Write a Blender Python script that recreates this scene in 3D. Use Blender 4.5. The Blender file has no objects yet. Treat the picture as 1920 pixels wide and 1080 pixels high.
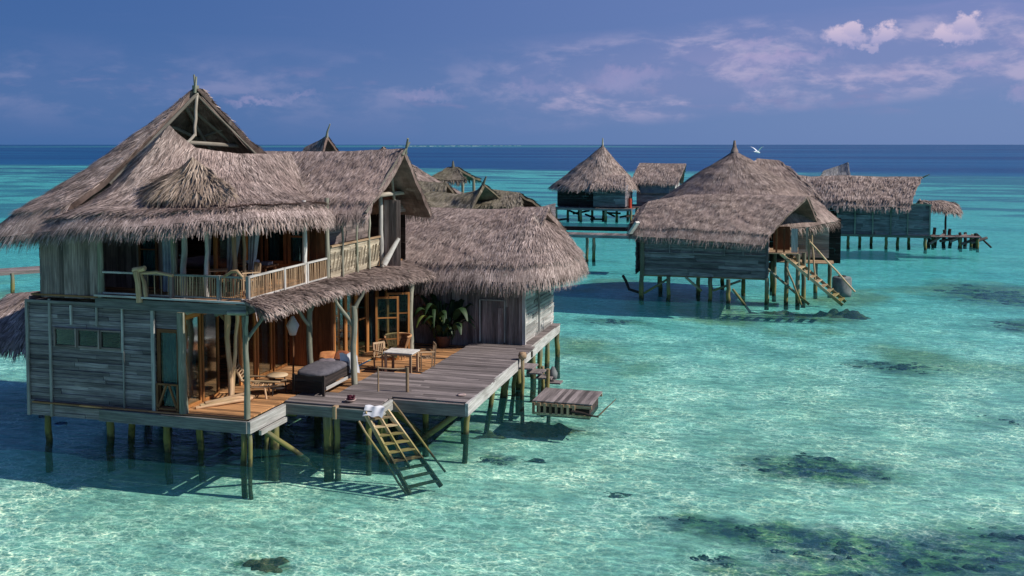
import bpy, math, random
import numpy as np
from mathutils import Vector, Matrix
random.seed(7)
RNG = np.random.default_rng(11)
S = bpy.context.scene
COL = S.collection
R = math.radians

# ------------------------------------------------------------------ camera, sky, sun, exposure
cam_d = bpy.data.cameras.new('camera')
cam = bpy.data.objects.new('camera', cam_d)
COL.objects.link(cam)
cam.location = (0, 0, 8.65)
cam.rotation_euler = (R(87), 0, R(16))
cam_d.sensor_width = 36
cam_d.lens = 36 * 1880 / 1920
cam_d.shift_y = -0.0888
cam_d.clip_start = 0.5
cam_d.clip_end = 90000
S.camera = cam
SUN = Vector((0.76, 0.02, 0.65)).normalized()
sun_el = math.asin(SUN.z)
sun_rot = math.atan2(SUN.x, SUN.y)
S.view_settings.view_transform = 'Standard'
S.view_settings.look = 'None'
S.view_settings.exposure = 0.0
S.view_settings.gamma = 1.0
S.render.engine = 'CYCLES'
S.cycles.use_denoising = True
S.cycles.max_bounces = 8
S.cycles.transparent_max_bounces = 12
S.cycles.caustics_reflective = False
S.cycles.caustics_refractive = False

sun_d = bpy.data.lights.new('sun', 'SUN')
sun_d.energy = 4.9
sun_d.angle = R(0.5)
sun_d.color = (1.0, 0.94, 0.86)
sun = bpy.data.objects.new('sun', sun_d)
COL.objects.link(sun)
sun.rotation_euler = SUN.to_track_quat('Z', 'Y').to_euler()


class NT:
    """small node-graph writer"""
    def __init__(s, tree):
        s.t = tree
        s.n = tree.nodes
        s.n.clear()

    def node(s, typ, ins=None, **kw):
        nd = s.n.new(typ)
        for k, v in kw.items():
            setattr(nd, k, v)
        for k, v in (ins or {}).items():
            s.put(nd.inputs[k], v)
        return nd

    def put(s, sock, v):
        if isinstance(v, bpy.types.NodeSocket):
            s.t.links.new(v, sock)
        elif v is not None:
            if isinstance(v, tuple) and len(v) == 3 and sock.type == 'RGBA':
                v = (*v, 1)
            sock.default_value = v

    def m(s, op, a, b=None, c=None, clamp=False):
        nd = s.n.new('ShaderNodeMath')
        nd.operation = op
        nd.use_clamp = clamp
        for i, v in enumerate((a, b, c)):
            if v is not None:
                s.put(nd.inputs[i], v)
        return nd.outputs[0]

    def vm(s, op, a, b=None):
        nd = s.n.new('ShaderNodeVectorMath')
        nd.operation = op
        s.put(nd.inputs[0], a)
        if b is not None:
            if op == 'SCALE':
                s.put(nd.inputs[3], b)
            else:
                s.put(nd.inputs[1], b)
        return nd.outputs['Value'] if op in ('DOT_PRODUCT', 'LENGTH', 'DISTANCE') else nd.outputs[0]

    def mix(s, f, a, b, blend='MIX'):
        nd = s.n.new('ShaderNodeMix')
        nd.data_type = 'RGBA'
        nd.blend_type = blend
        s.put(nd.inputs[0], f)
        s.put(nd.inputs[6], a)
        s.put(nd.inputs[7], b)
        return nd.outputs[2]

    def step(s, x, a, b, lo=0.0, hi=1.0):
        nd = s.n.new('ShaderNodeMapRange')
        nd.interpolation_type = 'SMOOTHSTEP'
        for i, v in enumerate((x, a, b, lo, hi)):
            s.put(nd.inputs[i], v)
        return nd.outputs[0]

    def noise(s, vec, scale, detail=3.0, rough=0.55, dist=0.0, out=0):
        nd = s.node('ShaderNodeTexNoise', {'Vector': vec, 'Scale': scale, 'Detail': detail, 'Roughness': rough, 'Distortion': dist})
        return nd.outputs[out]

    def mapv(s, vec, scale=(1, 1, 1), loc=(0, 0, 0), rot=(0, 0, 0)):
        return s.node('ShaderNodeMapping', {'Vector': vec, 'Location': loc, 'Rotation': rot, 'Scale': scale}).outputs[0]


# ------------------------------------------------------------------ world
W = bpy.data.worlds.new('World')
S.world = W
W.use_nodes = True
g = NT(W.node_tree)
tc = g.node('ShaderNodeTexCoord')
dirv = g.vm('NORMALIZE', tc.outputs['Generated'])
sky = g.node('ShaderNodeTexSky', sky_type='NISHITA', sun_disc=False, sun_elevation=sun_el, sun_rotation=sun_rot,
             air_density=1.0, dust_density=0.6, ozone_density=3.0)
sep = g.node('ShaderNodeSeparateXYZ', {0: dirv})
a16 = R(16)
right = g.vm('DOT_PRODUCT', dirv, (math.cos(a16), math.sin(a16), 0))
fwd = g.vm('DOT_PRODUCT', dirv, (-math.sin(a16), math.cos(a16), 0))
el = g.m('ARCSINE', sep.outputs['Z'])
az = g.m('ARCTAN2', right, fwd)
side = g.step(az, -0.55, 0.5)
lo = g.mix(side, (0.038, 0.130, 0.36), (0.145, 0.235, 0.48))
hi = g.mix(side, (0.038, 0.112, 0.33), (0.145, 0.215, 0.48))
base = g.mix(g.step(el, 0.0, 0.14), lo, hi)
base = g.mix(g.step(el, 0.25, 1.2), base, (0.03, 0.075, 0.24))
# cloud coordinates: azimuth / elevation of the direction
cv = g.node('ShaderNodeCombineXYZ', {0: az, 1: el}).outputs[0]
warp = g.noise(g.mapv(cv, (5, 12, 1)), 1.0, 4, 0.6, out=1)
cvw = g.vm('ADD', cv, g.vm('SCALE', g.vm('SUBTRACT', warp, (0.5, 0.5, 0.5)), 0.03))
n1 = g.noise(g.mapv(cvw, (7, 20, 1), loc=(3.2, 1.1, 0)), 1.0, 6, 0.58)
# broad veil band, rising to the right
bandc = g.m('MULTIPLY_ADD', g.step(az, -0.1, 0.5), 0.035, 0.055)
band = g.m('SUBTRACT', 1.0, g.m('DIVIDE', g.m('ABSOLUTE', g.m('SUBTRACT', el, bandc)), 0.05), clamp=True)
band = g.m('MULTIPLY', g.m('POWER', band, 0.7), g.step(az, -0.08, 0.2, 0.25, 1.0))
veil = g.m('MULTIPLY', g.step(n1, 0.40, 0.60), band, clamp=True)
n1b = g.noise(g.mapv(cvw, (16, 40, 1), loc=(1.2, 5.1, 0)), 1.0, 6, 0.6)
core = g.m('MULTIPLY', g.m('MULTIPLY', g.step(n1b, 0.42, 0.60), g.step(n1, 0.43, 0.57)), g.step(band, 0.05, 0.6), clamp=True)
n2 = g.noise(g.mapv(cvw, (3.0, 28, 1), loc=(7, 0, 0)), 1.0, 5, 0.6)
wisp = g.m('MULTIPLY', g.step(n2, 0.52, 0.75), g.m('MULTIPLY', g.step(el, 0.10, 0.135), g.step(az, -0.35, 0.0, 0.15, 1.0)))
n3 = g.noise(g.mapv(cvw, (11, 40, 1), loc=(1.7, 4, 0)), 1.0, 4, 0.6)
w2 = g.m('MULTIPLY', g.step(n3, 0.55, 0.75), g.m('MULTIPLY', g.step(el, 0.02, 0.045), g.step(el, 0.085, 0.055)))
col = g.mix(g.m('MULTIPLY', g.m('MAXIMUM', veil, g.m('MULTIPLY', g.step(band, 0.0, 0.8), 0.42)), 0.75), base, (0.26, 0.27, 0.52))
col = g.mix(g.m('MULTIPLY', core, 0.80), col, (0.44, 0.40, 0.61))
col = g.mix(g.m('MULTIPLY', wisp, 0.5), col, (0.28, 0.28, 0.56))
col = g.mix(g.m('MULTIPLY', w2, 0.40), col, (0.30, 0.25, 0.47))
# puffs
fine = g.noise(g.mapv(cv, (1, 1.1, 1)), 75.0, 5, 0.62, out=1)
cvp = g.vm('ADD', cv, g.vm('SCALE', g.vm('SUBTRACT', fine, (0.5, 0.5, 0.5)), 0.030))


def azel(px, py):
    x, y = (px - 960) / 1880, (369.5 - py) / 1880
    f = Vector((x, math.cos(R(3)) + y * math.sin(R(3)), -math.sin(R(3)) + y * math.cos(R(3)))).normalized()
    return math.atan2(f.x, f.y), math.asin(f.z)


PUFFS = [(1585, 68, 30, 17, 1.0), (1600, 58, 13, 14, 1.0), (1657, 64, 20, 14, 1.0), (1632, 86, 14, 8, .7), (1800, 62, 38, 17, 1.0),
         (1812, 44, 20, 16, 1.0), (1772, 70, 26, 10, .9), (1425, 112, 70, 14, .5), (1490, 105, 90, 12, .55), (1410, 82, 55, 12, .5),
         (1185, 140, 90, 20, .42), (1150, 158, 60, 20, .4), (1820, 122, 45, 10, .5), (1420, 155, 45, 20, .38), (480, 190, 60, 9, .42),
         (560, 180, 50, 9, .25), (800, 178, 70, 12, .34), (1000, 165, 80, 14, .22), (1910, 180, 30, 16, .4)]
for px, py, rx, ry, amp in PUFFS:
    a0, e0 = azel(px, py)
    if amp > 0.6:
        rx, ry = rx * 1.3, ry * 1.3
    d = g.mapv(cvp, (1880 / rx, 1880 / ry, 0), loc=(-a0 * 1880 / rx, -e0 * 1880 / ry, 0))
    rr = g.vm('LENGTH', d)
    soft = 0.55 if amp > 0.6 else 0.1
    mask = g.step(rr, 1.15, soft, 0.0, amp)
    shade = g.step(g.m('SUBTRACT', el, e0), -0.012, 0.012)
    cc = g.mix(shade, (0.36, 0.35, 0.60), (0.66, 0.54, 0.70) if amp > 0.6 else (0.42, 0.34, 0.58))
    col = g.mix(mask, col, cc)
col = g.vm('SCALE', col, 10.0)
col = g.mix(0.06, col, sky.outputs[0])
bg = g.node('ShaderNodeBackground', {'Color': col, 'Strength': 0.1})
wo = g.node('ShaderNodeOutputWorld')
g.t.links.new(bg.outputs[0], wo.inputs[0])

# ------------------------------------------------------------------ materials
MATS = {}


def mat(name):
    m_ = bpy.data.materials.new(name)
    m_.use_nodes = True
    MATS[name] = m_
    return m_, NT(m_.node_tree)


def finish(g, colour, rough=0.85, bump=None, bd=0.01, spec=0.25, **kw):
    ins = {'Base Color': colour, 'Roughness': rough, 'Specular IOR Level': spec}
    ins.update(kw)
    if bump is not None:
        ins['Normal'] = g.node('ShaderNodeBump', {'Height': bump, 'Distance': bd, 'Strength': 1.0}).outputs[0]
    p = g.node('ShaderNodeBsdfPrincipled', ins)
    o = g.node('ShaderNodeOutputMaterial')
    g.t.links.new(p.outputs[0], o.inputs[0])


def wood(name, c1, c2, c3=None, rough=0.85, stain=None, algae=False, grain=1.0):
    _, g = mat(name)
    at = g.node('ShaderNodeAttribute', attribute_name='g').outputs['Vector']
    rn = g.node('ShaderNodeAttribute', attribute_name='rnd').outputs['Fac']
    f = g.noise(g.mapv(at, (1.3, 38, 1)), 1.0, 4, 0.65, 0.6)
    f2 = g.noise(g.mapv(at, (0.7, 5, 1), loc=(9, 0, 0)), 1.0, 3, 0.6)
    c = g.mix(g.step(f, 0.32, 0.68), c1, c2)
    c = g.mix(g.m('MULTIPLY', g.step(f2, 0.42, 0.7), 0.65), c, c3 or tuple(x * 0.55 for x in c1))
    k = g.m('MULTIPLY_ADD', rn, 0.9, 0.52)
    c = g.vm('MULTIPLY', c, g.node('ShaderNodeCombineXYZ', {0: k, 1: k, 2: k}).outputs[0])
    if stain:
        pos = g.node('ShaderNodeNewGeometry').outputs['Position']
        f3 = g.noise(pos, 1.1, 4, 0.6)
        c = g.mix(g.m('MULTIPLY', g.step(f3, 0.5, 0.72), 0.5), c, stain)
    if algae:
        pos = g.node('ShaderNodeNewGeometry').outputs['Position']
        z = g.node('ShaderNodeSeparateXYZ', {0: pos}).outputs['Z']
        zz = g.m('MULTIPLY_ADD', g.noise(pos, 6.0, 3), 0.7, g.m('SUBTRACT', z, 0.35))
        c = g.mix(g.step(zz, 1.05, 0.45, 0.0, 0.8), c, (0.21, 0.19, 0.055))
        c = g.mix(g.step(zz, 0.35, 0.0, 0.0, 0.93), c, (0.028, 0.03, 0.02))
    finish(g, c, rough, f, 0.006 * grain)


wood('grey_siding', (0.135, 0.12, 0.13), (0.32, 0.285, 0.30), (0.05, 0.044, 0.05), stain=(0.09, 0.085, 0.09))
wood('brown_grey_boards', (0.17, 0.125, 0.115), (0.34, 0.275, 0.25), (0.06, 0.047, 0.04), stain=(0.09, 0.09, 0.10))
wood('pale_weathered_wood', (0.30, 0.29, 0.27), (0.55, 0.53, 0.50), (0.18, 0.17, 0.15))
wood('deck_boards', (0.16, 0.135, 0.13), (0.29, 0.245, 0.235), (0.09, 0.075, 0.07), stain=(0.12, 0.10, 0.10))
wood('warm_floor', (0.36, 0.17, 0.07), (0.60, 0.32, 0.14), (0.15, 0.075, 0.035), stain=(0.16, 0.09, 0.05))
wood('teak', (0.36, 0.15, 0.045), (0.56, 0.26, 0.085), (0.20, 0.07, 0.02))
wood('dark_teak', (0.13, 0.055, 0.025), (0.26, 0.115, 0.05), (0.06, 0.025, 0.012))
wood('tan_wood', (0.33, 0.22, 0.13), (0.56, 0.40, 0.25), (0.2, 0.12, 0.07))
wood('lattice_wood', (0.33, 0.28, 0.20), (0.52, 0.45, 0.34), (0.13, 0.10, 0.07))
wood('post_wood', (0.17, 0.17, 0.13), (0.36, 0.35, 0.28), (0.10, 0.12, 0.08))
wood('driftwood_warm', (0.40, 0.24, 0.13), (0.62, 0.43, 0.27), (0.16, 0.13, 0.06))
wood('beam_wood', (0.12, 0.115, 0.12), (0.25, 0.26, 0.24), (0.06, 0.075, 0.06))
wood('pile_wood', (0.16, 0.155, 0.11), (0.31, 0.30, 0.22), (0.08, 0.09, 0.055), algae=True)
wood('ladder_wood', (0.36, 0.25, 0.13), (0.58, 0.46, 0.30), (0.2, 0.13, 0.05), algae=True)
wood('rafter_wood', (0.22, 0.19, 0.15), (0.42, 0.38, 0.32), (0.10, 0.08, 0.06))
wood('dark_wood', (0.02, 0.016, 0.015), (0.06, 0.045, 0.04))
wood('rattan', (0.33, 0.17, 0.08), (0.52, 0.29, 0.14), (0.14, 0.06, 0.03))


def thatch_mat(name, c1, c2, c3):
    _, g = mat(name)
    at = g.node('ShaderNodeAttribute', attribute_name='g').outputs['Vector']
    rn = g.node('ShaderNodeAttribute', attribute_name='rnd').outputs['Fac']
    pos = g.node('ShaderNodeNewGeometry').outputs['Position']
    big = g.noise(pos, 0.55, 4, 0.6)
    mid = g.noise(pos, 2.6, 3, 0.6)
    f = g.noise(g.mapv(at, (3.0, 60, 1)), 1.0, 3, 0.6)
    c = g.mix(rn, c1, c2)
    c = g.mix(g.step(big, 0.4, 0.68, 0.0, 0.55), c, c3)
    bl = g.noise(g.mapv(pos, (1.6, 1.6, .6)), 1.0, 4, 0.65)
    c = g.mix(g.step(bl, 0.60, 0.72, 0.0, 0.35), c, (0.62, 0.55, 0.48))
    c = g.mix(g.step(bl, 0.40, 0.30, 0.0, 0.45), c, tuple(x * .8 for x in c1))
    k = g.m('MULTIPLY', g.step(mid, 0.3, 0.7, 0.72, 1.2), g.step(f, 0.3, 0.7, 0.78, 1.15))
    c = g.vm('MULTIPLY', c, g.node('ShaderNodeCombineXYZ', {0: k, 1: k, 2: k}).outputs[0])
    finish(g, c, 0.95, f, 0.02, 0.1)


thatch_mat('thatch', (0.12, 0.085, 0.073), (0.65, 0.52, 0.47), (0.35, 0.258, 0.23))
thatch_mat('thatch_shaggy', (0.15, 0.11, 0.085), (0.60, 0.48, 0.38), (0.36, 0.26, 0.20))
thatch_mat('thatch_olive', (0.115, 0.095, 0.07), (0.36, 0.31, 0.25), (0.17, 0.16, 0.10))
thatch_mat('thatch_far', (0.14, 0.10, 0.084), (0.56, 0.45, 0.395), (0.34, 0.255, 0.225))


def plain(name, c, c2=None, rough=0.8, scale=8.0, spec=0.3, bd=0.004):
    _, g = mat(name)
    pos = g.node('ShaderNodeTexCoord').outputs['Object']
    f = g.noise(pos, scale, 4, 0.6)
    finish(g, g.mix(g.step(f, 0.3, 0.7), c, c2 or tuple(x * 0.75 for x in c)), rough, f, bd, spec)


plain('dark_interior', (0.022, 0.018, 0.016), (0.012, 0.011, 0.011))
plain('white_cloth', (0.72, 0.72, 0.74), (0.6, 0.6, 0.64), 0.9, 5)
plain('pale_blue_cloth', (0.42, 0.46, 0.52), (0.30, 0.34, 0.40), 0.9, 4)
plain('sheer_cloth', (0.34, 0.37, 0.40), (0.22, 0.25, 0.28), 0.9, 4)
plain('grey_mattress', (0.13, 0.12, 0.135), (0.085, 0.08, 0.095), 0.9, 7)
plain('orange_pillow', (0.55, 0.24, 0.09), (0.42, 0.15, 0.06), 0.9, 9)
plain('rust_pillow', (0.38, 0.13, 0.06), (0.26, 0.08, 0.04), 0.9, 9)
plain('mauve_pillow', (0.20, 0.165, 0.185), (0.14, 0.12, 0.14), 0.9, 9)
plain('cream_top', (0.62, 0.46, 0.29), (0.5, 0.36, 0.22), 0.6, 6)
plain('white_paint', (0.70, 0.67, 0.62), (0.5, 0.47, 0.43), 0.7, 6)
plain('white_feather', (0.8, 0.82, 0.86), (0.65, 0.68, 0.74), 0.8, 30)
plain('black_beak', (0.03, 0.03, 0.03), None, 0.4)
plain('leaf_green', (0.014, 0.036, 0.012), (0.028, 0.058, 0.016), 0.55, 5, 0.35)
plain('leaf_yellow', (0.12, 0.14, 0.03), (0.06, 0.09, 0.02), 0.5, 5, 0.4)
plain('clay_pot', (0.13, 0.07, 0.05), (0.08, 0.05, 0.04), 0.8)
plain('red_paint', (0.55, 0.07, 0.03), (0.4, 0.05, 0.03), 0.4)
plain('petal_purple', (0.10, 0.015, 0.03), (0.05, 0.01, 0.02), 0.7)
plain('ceramic', (0.55, 0.42, 0.38), (0.45, 0.33, 0.3), 0.3, 5, 0.5)
plain('rope', (0.42, 0.31, 0.20), (0.3, 0.2, 0.12), 0.95, 40)
plain('faded_hide', (0.26, 0.19, 0.17), (0.17, 0.13, 0.12), 0.95, 3)
plain('blue_grey_panel', (0.10, 0.12, 0.17), (0.17, 0.18, 0.21), 0.9, 2)
plain('concrete_tank', (0.12, 0.13, 0.13), (0.22, 0.24, 0.23), 0.9, 3)
plain('foam', (0.60, 0.68, 0.70), (0.4, 0.5, 0.55), 0.9, 0.02)
plain('island_green', (0.03, 0.05, 0.06), (0.05, 0.07, 0.08), 0.9, 0.02)
plain('life_ring_blue', (0.06, 0.12, 0.25), (0.10, 0.2, 0.35), 0.6)

_, g = mat('window_glass')
p = g.node('ShaderNodeBsdfGlossy', {'Color': (0.8, 0.9, 0.9), 'Roughness': 0.08})
tr = g.node('ShaderNodeBsdfTransparent', {'Color': (0.55, 0.68, 0.68)})
fr = g.node('ShaderNodeFresnel', {'IOR': 1.45})
mx = g.node('ShaderNodeMixShader', {0: g.m('MULTIPLY_ADD', fr.outputs[0], 0.45, 0.0), 1: tr.outputs[0], 2: p.outputs[0]})
o = g.node('ShaderNodeOutputMaterial', {0: mx.outputs[0]})

# coral / rock
_, g = mat('coral_rock')
pos = g.node('ShaderNodeNewGeometry').outputs['Position']
f = g.noise(pos, 2.2, 5, 0.65)
f2 = g.noise(pos, 7.0, 3, 0.6)
c = g.mix(g.step(f, 0.35, 0.65), (0.022, 0.035, 0.075), (0.13, 0.17, 0.13))
c = g.mix(g.step(f2, 0.58, 0.75, 0, 0.7), c, (0.30, 0.33, 0.15))
finish(g, c, 0.95, f2, 0.05, 0.1)
_, g = mat('brown_rock')
pos = g.node('ShaderNodeNewGeometry').outputs['Position']
f = g.noise(pos, 2.8, 5, 0.65)
finish(g, g.mix(g.step(f, 0.35, 0.65), (0.045, 0.04, 0.035), (0.17, 0.13, 0.075)), 0.95, f, 0.06, 0.1)

REEF_AND_SHADE = [(0.7, 30.4, 3.1, 1.7, 1.0), (-1.2, 25.0, 3.4, 1.1, .9), (1.8, 24.4, 4.2, 1.9, .95), (5.4, 25.4, 3.8, 2.6, .85), (2.2, 22.2, 5.2, 1.6, .95), (7.5, 23.5, 4.0, 2.6, .9), (-17.5, 29.0, 5.5, 4.6, .95), (-12.5, 30.5, 4.0, 3.6, .9), (4.0, 45.6, 2.7, 1.7, .75), (12.5, 69.5, 6.0, 7.5, 1.0),  # entries under the villa darken the bed in place of its shade
        (12.8, 57.5, 4.2, 3.4, .95), (-9.6, 53.2, 2.6, 1.2, .7), (-8.7, 28.5, .9, .6, .9), (-8.3, 32.3, 2.0, 1.3, .9), (.2, 57.2, 4.2, 1.8, 1.0), (7.0, 37.6, 1.8, 1.1, .4), (-11.5, 19.9, .9, .6, .9), (-1.7, 22.9, .9, .6, .8)]
# seabed
SB, g = mat('seabed_sand')
pos = g.node('ShaderNodeNewGeometry').outputs['Position']
fx = math.sin(a16)
s_ = g.vm('DOT_PRODUCT', pos, (-math.sin(a16), math.cos(a16), 0))
t_ = g.vm('DOT_PRODUCT', pos, (math.cos(a16), math.sin(a16), 0))
n = g.noise(pos, 0.45, 4, 0.6)
sand = g.mix(g.step(n, 0.35, 0.65), (0.88, 0.80, 0.66), (0.72, 0.70, 0.60))
turq = g.mix(g.noise(pos, 0.07, 3), (0.50, 0.78, 0.74), (0.26, 0.72, 0.76))
c = g.mix(g.step(s_, 27, 70), sand, turq)
rip = g.noise(g.mapv(pos, (0.5, 2.0, 1), rot=(0, 0, 0.35)), 1.0, 3, 0.5)
c = g.mix(g.step(rip, 0.4, 0.6, 0.0, 0.18), c, (0.35, 0.42, 0.40))
# scattered sea-grass and coral rubble, thin near the villas
pn = g.noise(g.mapv(pos, (0.035, 0.085, 1), rot=(0, 0, a16)), 1.0, 6, 0.62, 0.4)
zone = g.step(s_, 85, 150, 0.0, 1.0)
grass = g.m('MULTIPLY', g.step(pn, 0.475, 0.545), zone)
c = g.mix(g.m('MULTIPLY', grass, 0.85), c, (0.12, 0.15, 0.27))
pn2 = g.noise(g.mapv(pos, (0.008, 0.02, 1), rot=(0, 0, a16)), 1.0, 5, 0.6, 0.3)
c = g.mix(g.m('MULTIPLY', g.step(pn2, 0.45, 0.6), g.step(s_, 130, 240)), c, (0.10, 0.16, 0.30))
# rubble and weed round the reef patches, plus shade painted under the villa
bed_warp = g.vm('ADD', g.mapv(pos, (1, 1, 0)), g.vm('SCALE', g.vm('SUBTRACT', g.noise(pos, 0.9, 5, 0.65, out=1), (0.5, 0.5, 0.5)), 2.6))
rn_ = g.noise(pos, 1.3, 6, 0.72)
reef_shade_col = g.mix(g.step(g.noise(pos, 1.1, 5, 0.7), 0.42, 0.6), (0.045, 0.065, 0.11), (0.20, 0.26, 0.14))
for cx_, cy_, rx_, ry_, am_ in REEF_AND_SHADE:
    dd_ = g.vm('LENGTH', g.mapv(bed_warp, (1 / rx_, 1 / ry_, 0), loc=(-cx_ / rx_, -cy_ / ry_, 0)))
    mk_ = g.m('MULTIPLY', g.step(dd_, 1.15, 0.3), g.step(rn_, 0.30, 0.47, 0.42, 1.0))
    c = g.mix(g.m('MULTIPLY', mk_, am_), c, reef_shade_col)
# green algae sheen around mid distance
pg = g.noise(pos, 0.12, 3)
c = g.mix(g.m('MULTIPLY', g.step(pg, 0.5, 0.65), g.m('MULTIPLY', g.step(s_, 35, 45), g.step(s_, 85, 60))), c, (0.42, 0.44, 0.30))
# drop-off
edge = g.m('ADD', s_, g.m('MULTIPLY', g.noise(g.mapv(pos, (0.004, 0.01, 1)), 1.0, 4), -160))
edge = g.m('MULTIPLY_ADD', t_, 0.5, edge)
deep = g.step(edge, 262, 312)
dn = g.noise(g.mapv(pos, (0.0012, 0.006, 1), rot=(0, 0, a16)), 1.0, 5, 0.65)
c = g.mix(deep, c, g.mix(g.step(dn, 0.4, 0.62), (0.012, 0.05, 0.26), (0.03, 0.13, 0.40)))
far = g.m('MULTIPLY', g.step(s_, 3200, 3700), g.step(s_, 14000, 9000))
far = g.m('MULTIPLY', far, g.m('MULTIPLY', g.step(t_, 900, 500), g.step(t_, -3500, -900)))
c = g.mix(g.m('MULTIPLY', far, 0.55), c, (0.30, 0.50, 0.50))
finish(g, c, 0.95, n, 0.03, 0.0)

# water surface: reflects by Fresnel, otherwise lets light through with a tint holding painted caustic light
WM, g = mat('water_surface')
pos = g.node('ShaderNodeNewGeometry').outputs['Position']
wv = g.noise(pos, 0.8, 4, 0.6, out=1)
wp = g.vm('ADD', g.mapv(pos, (1, 1, 0)), g.vm('SCALE', g.vm('SUBTRACT', wv, (0.5, 0.5, 0.5)), 1.3))
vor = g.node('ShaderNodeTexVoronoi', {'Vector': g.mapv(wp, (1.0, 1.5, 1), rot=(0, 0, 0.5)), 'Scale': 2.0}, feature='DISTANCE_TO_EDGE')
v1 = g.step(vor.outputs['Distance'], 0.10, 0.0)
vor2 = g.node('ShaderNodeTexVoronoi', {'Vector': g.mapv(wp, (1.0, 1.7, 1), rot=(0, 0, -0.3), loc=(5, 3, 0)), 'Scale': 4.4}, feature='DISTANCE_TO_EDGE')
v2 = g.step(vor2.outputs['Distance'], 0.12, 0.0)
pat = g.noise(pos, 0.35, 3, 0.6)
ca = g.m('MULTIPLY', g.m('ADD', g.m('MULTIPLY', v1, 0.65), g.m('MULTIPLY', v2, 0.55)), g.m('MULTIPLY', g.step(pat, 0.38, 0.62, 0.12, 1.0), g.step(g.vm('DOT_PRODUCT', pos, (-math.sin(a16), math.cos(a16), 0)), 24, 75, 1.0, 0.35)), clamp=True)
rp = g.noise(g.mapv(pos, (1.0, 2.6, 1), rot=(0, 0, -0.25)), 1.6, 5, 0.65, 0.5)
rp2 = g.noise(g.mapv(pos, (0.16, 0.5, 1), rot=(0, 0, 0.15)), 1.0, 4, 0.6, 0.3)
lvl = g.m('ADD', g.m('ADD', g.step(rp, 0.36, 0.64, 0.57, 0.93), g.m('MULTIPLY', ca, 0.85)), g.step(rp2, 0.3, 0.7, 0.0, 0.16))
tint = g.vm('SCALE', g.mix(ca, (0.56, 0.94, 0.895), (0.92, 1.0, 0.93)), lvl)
trn_ = g.node('ShaderNodeBsdfTransparent', {'Color': tint})
scatter_haze = g.node('ShaderNodeBsdfDiffuse', {'Color': (0.06, 0.42, 0.44)})  # colour veil painted in for light scattered inside the water
ws = g.vm('DOT_PRODUCT', pos, (-math.sin(a16), math.cos(a16), 0))
trn = g.node('ShaderNodeMixShader', {0: g.m('MULTIPLY', g.step(ws, 38, 100, 0.05, 0.24), g.step(ws, 330, 220, 0.3, 1.0)), 1: trn_.outputs[0], 2: scatter_haze.outputs[0]})
h1 = g.noise(g.mapv(pos, (1.0, 2.3, 1), rot=(0, 0, 0.25)), 0.9, 5, 0.62, 0.4)
h2 = g.noise(g.mapv(pos, (1.0, 1.8, 1), rot=(0, 0, -0.5)), 4.5, 3, 0.6)
hh = g.m('MULTIPLY_ADD', h2, 0.18, h1)
bmp = g.node('ShaderNodeBump', {'Height': hh, 'Distance': 0.16, 'Strength': 1.0}).outputs[0]
gl = g.node('ShaderNodeBsdfGlossy', {'Color': (0.85, 0.9, 1.0), 'Roughness': 0.12, 'Normal': bmp})
fr = g.node('ShaderNodeFresnel', {'IOR': 1.33, 'Normal': bmp})
fac = g.m('MINIMUM', g.m('MULTIPLY', fr.outputs[0], 0.6), 0.28)
mx = g.node('ShaderNodeMixShader', {0: fac, 1: trn.outputs[0], 2: gl.outputs[0]})
o = g.node('ShaderNodeOutputMaterial', {0: mx.outputs[0]})


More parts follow.
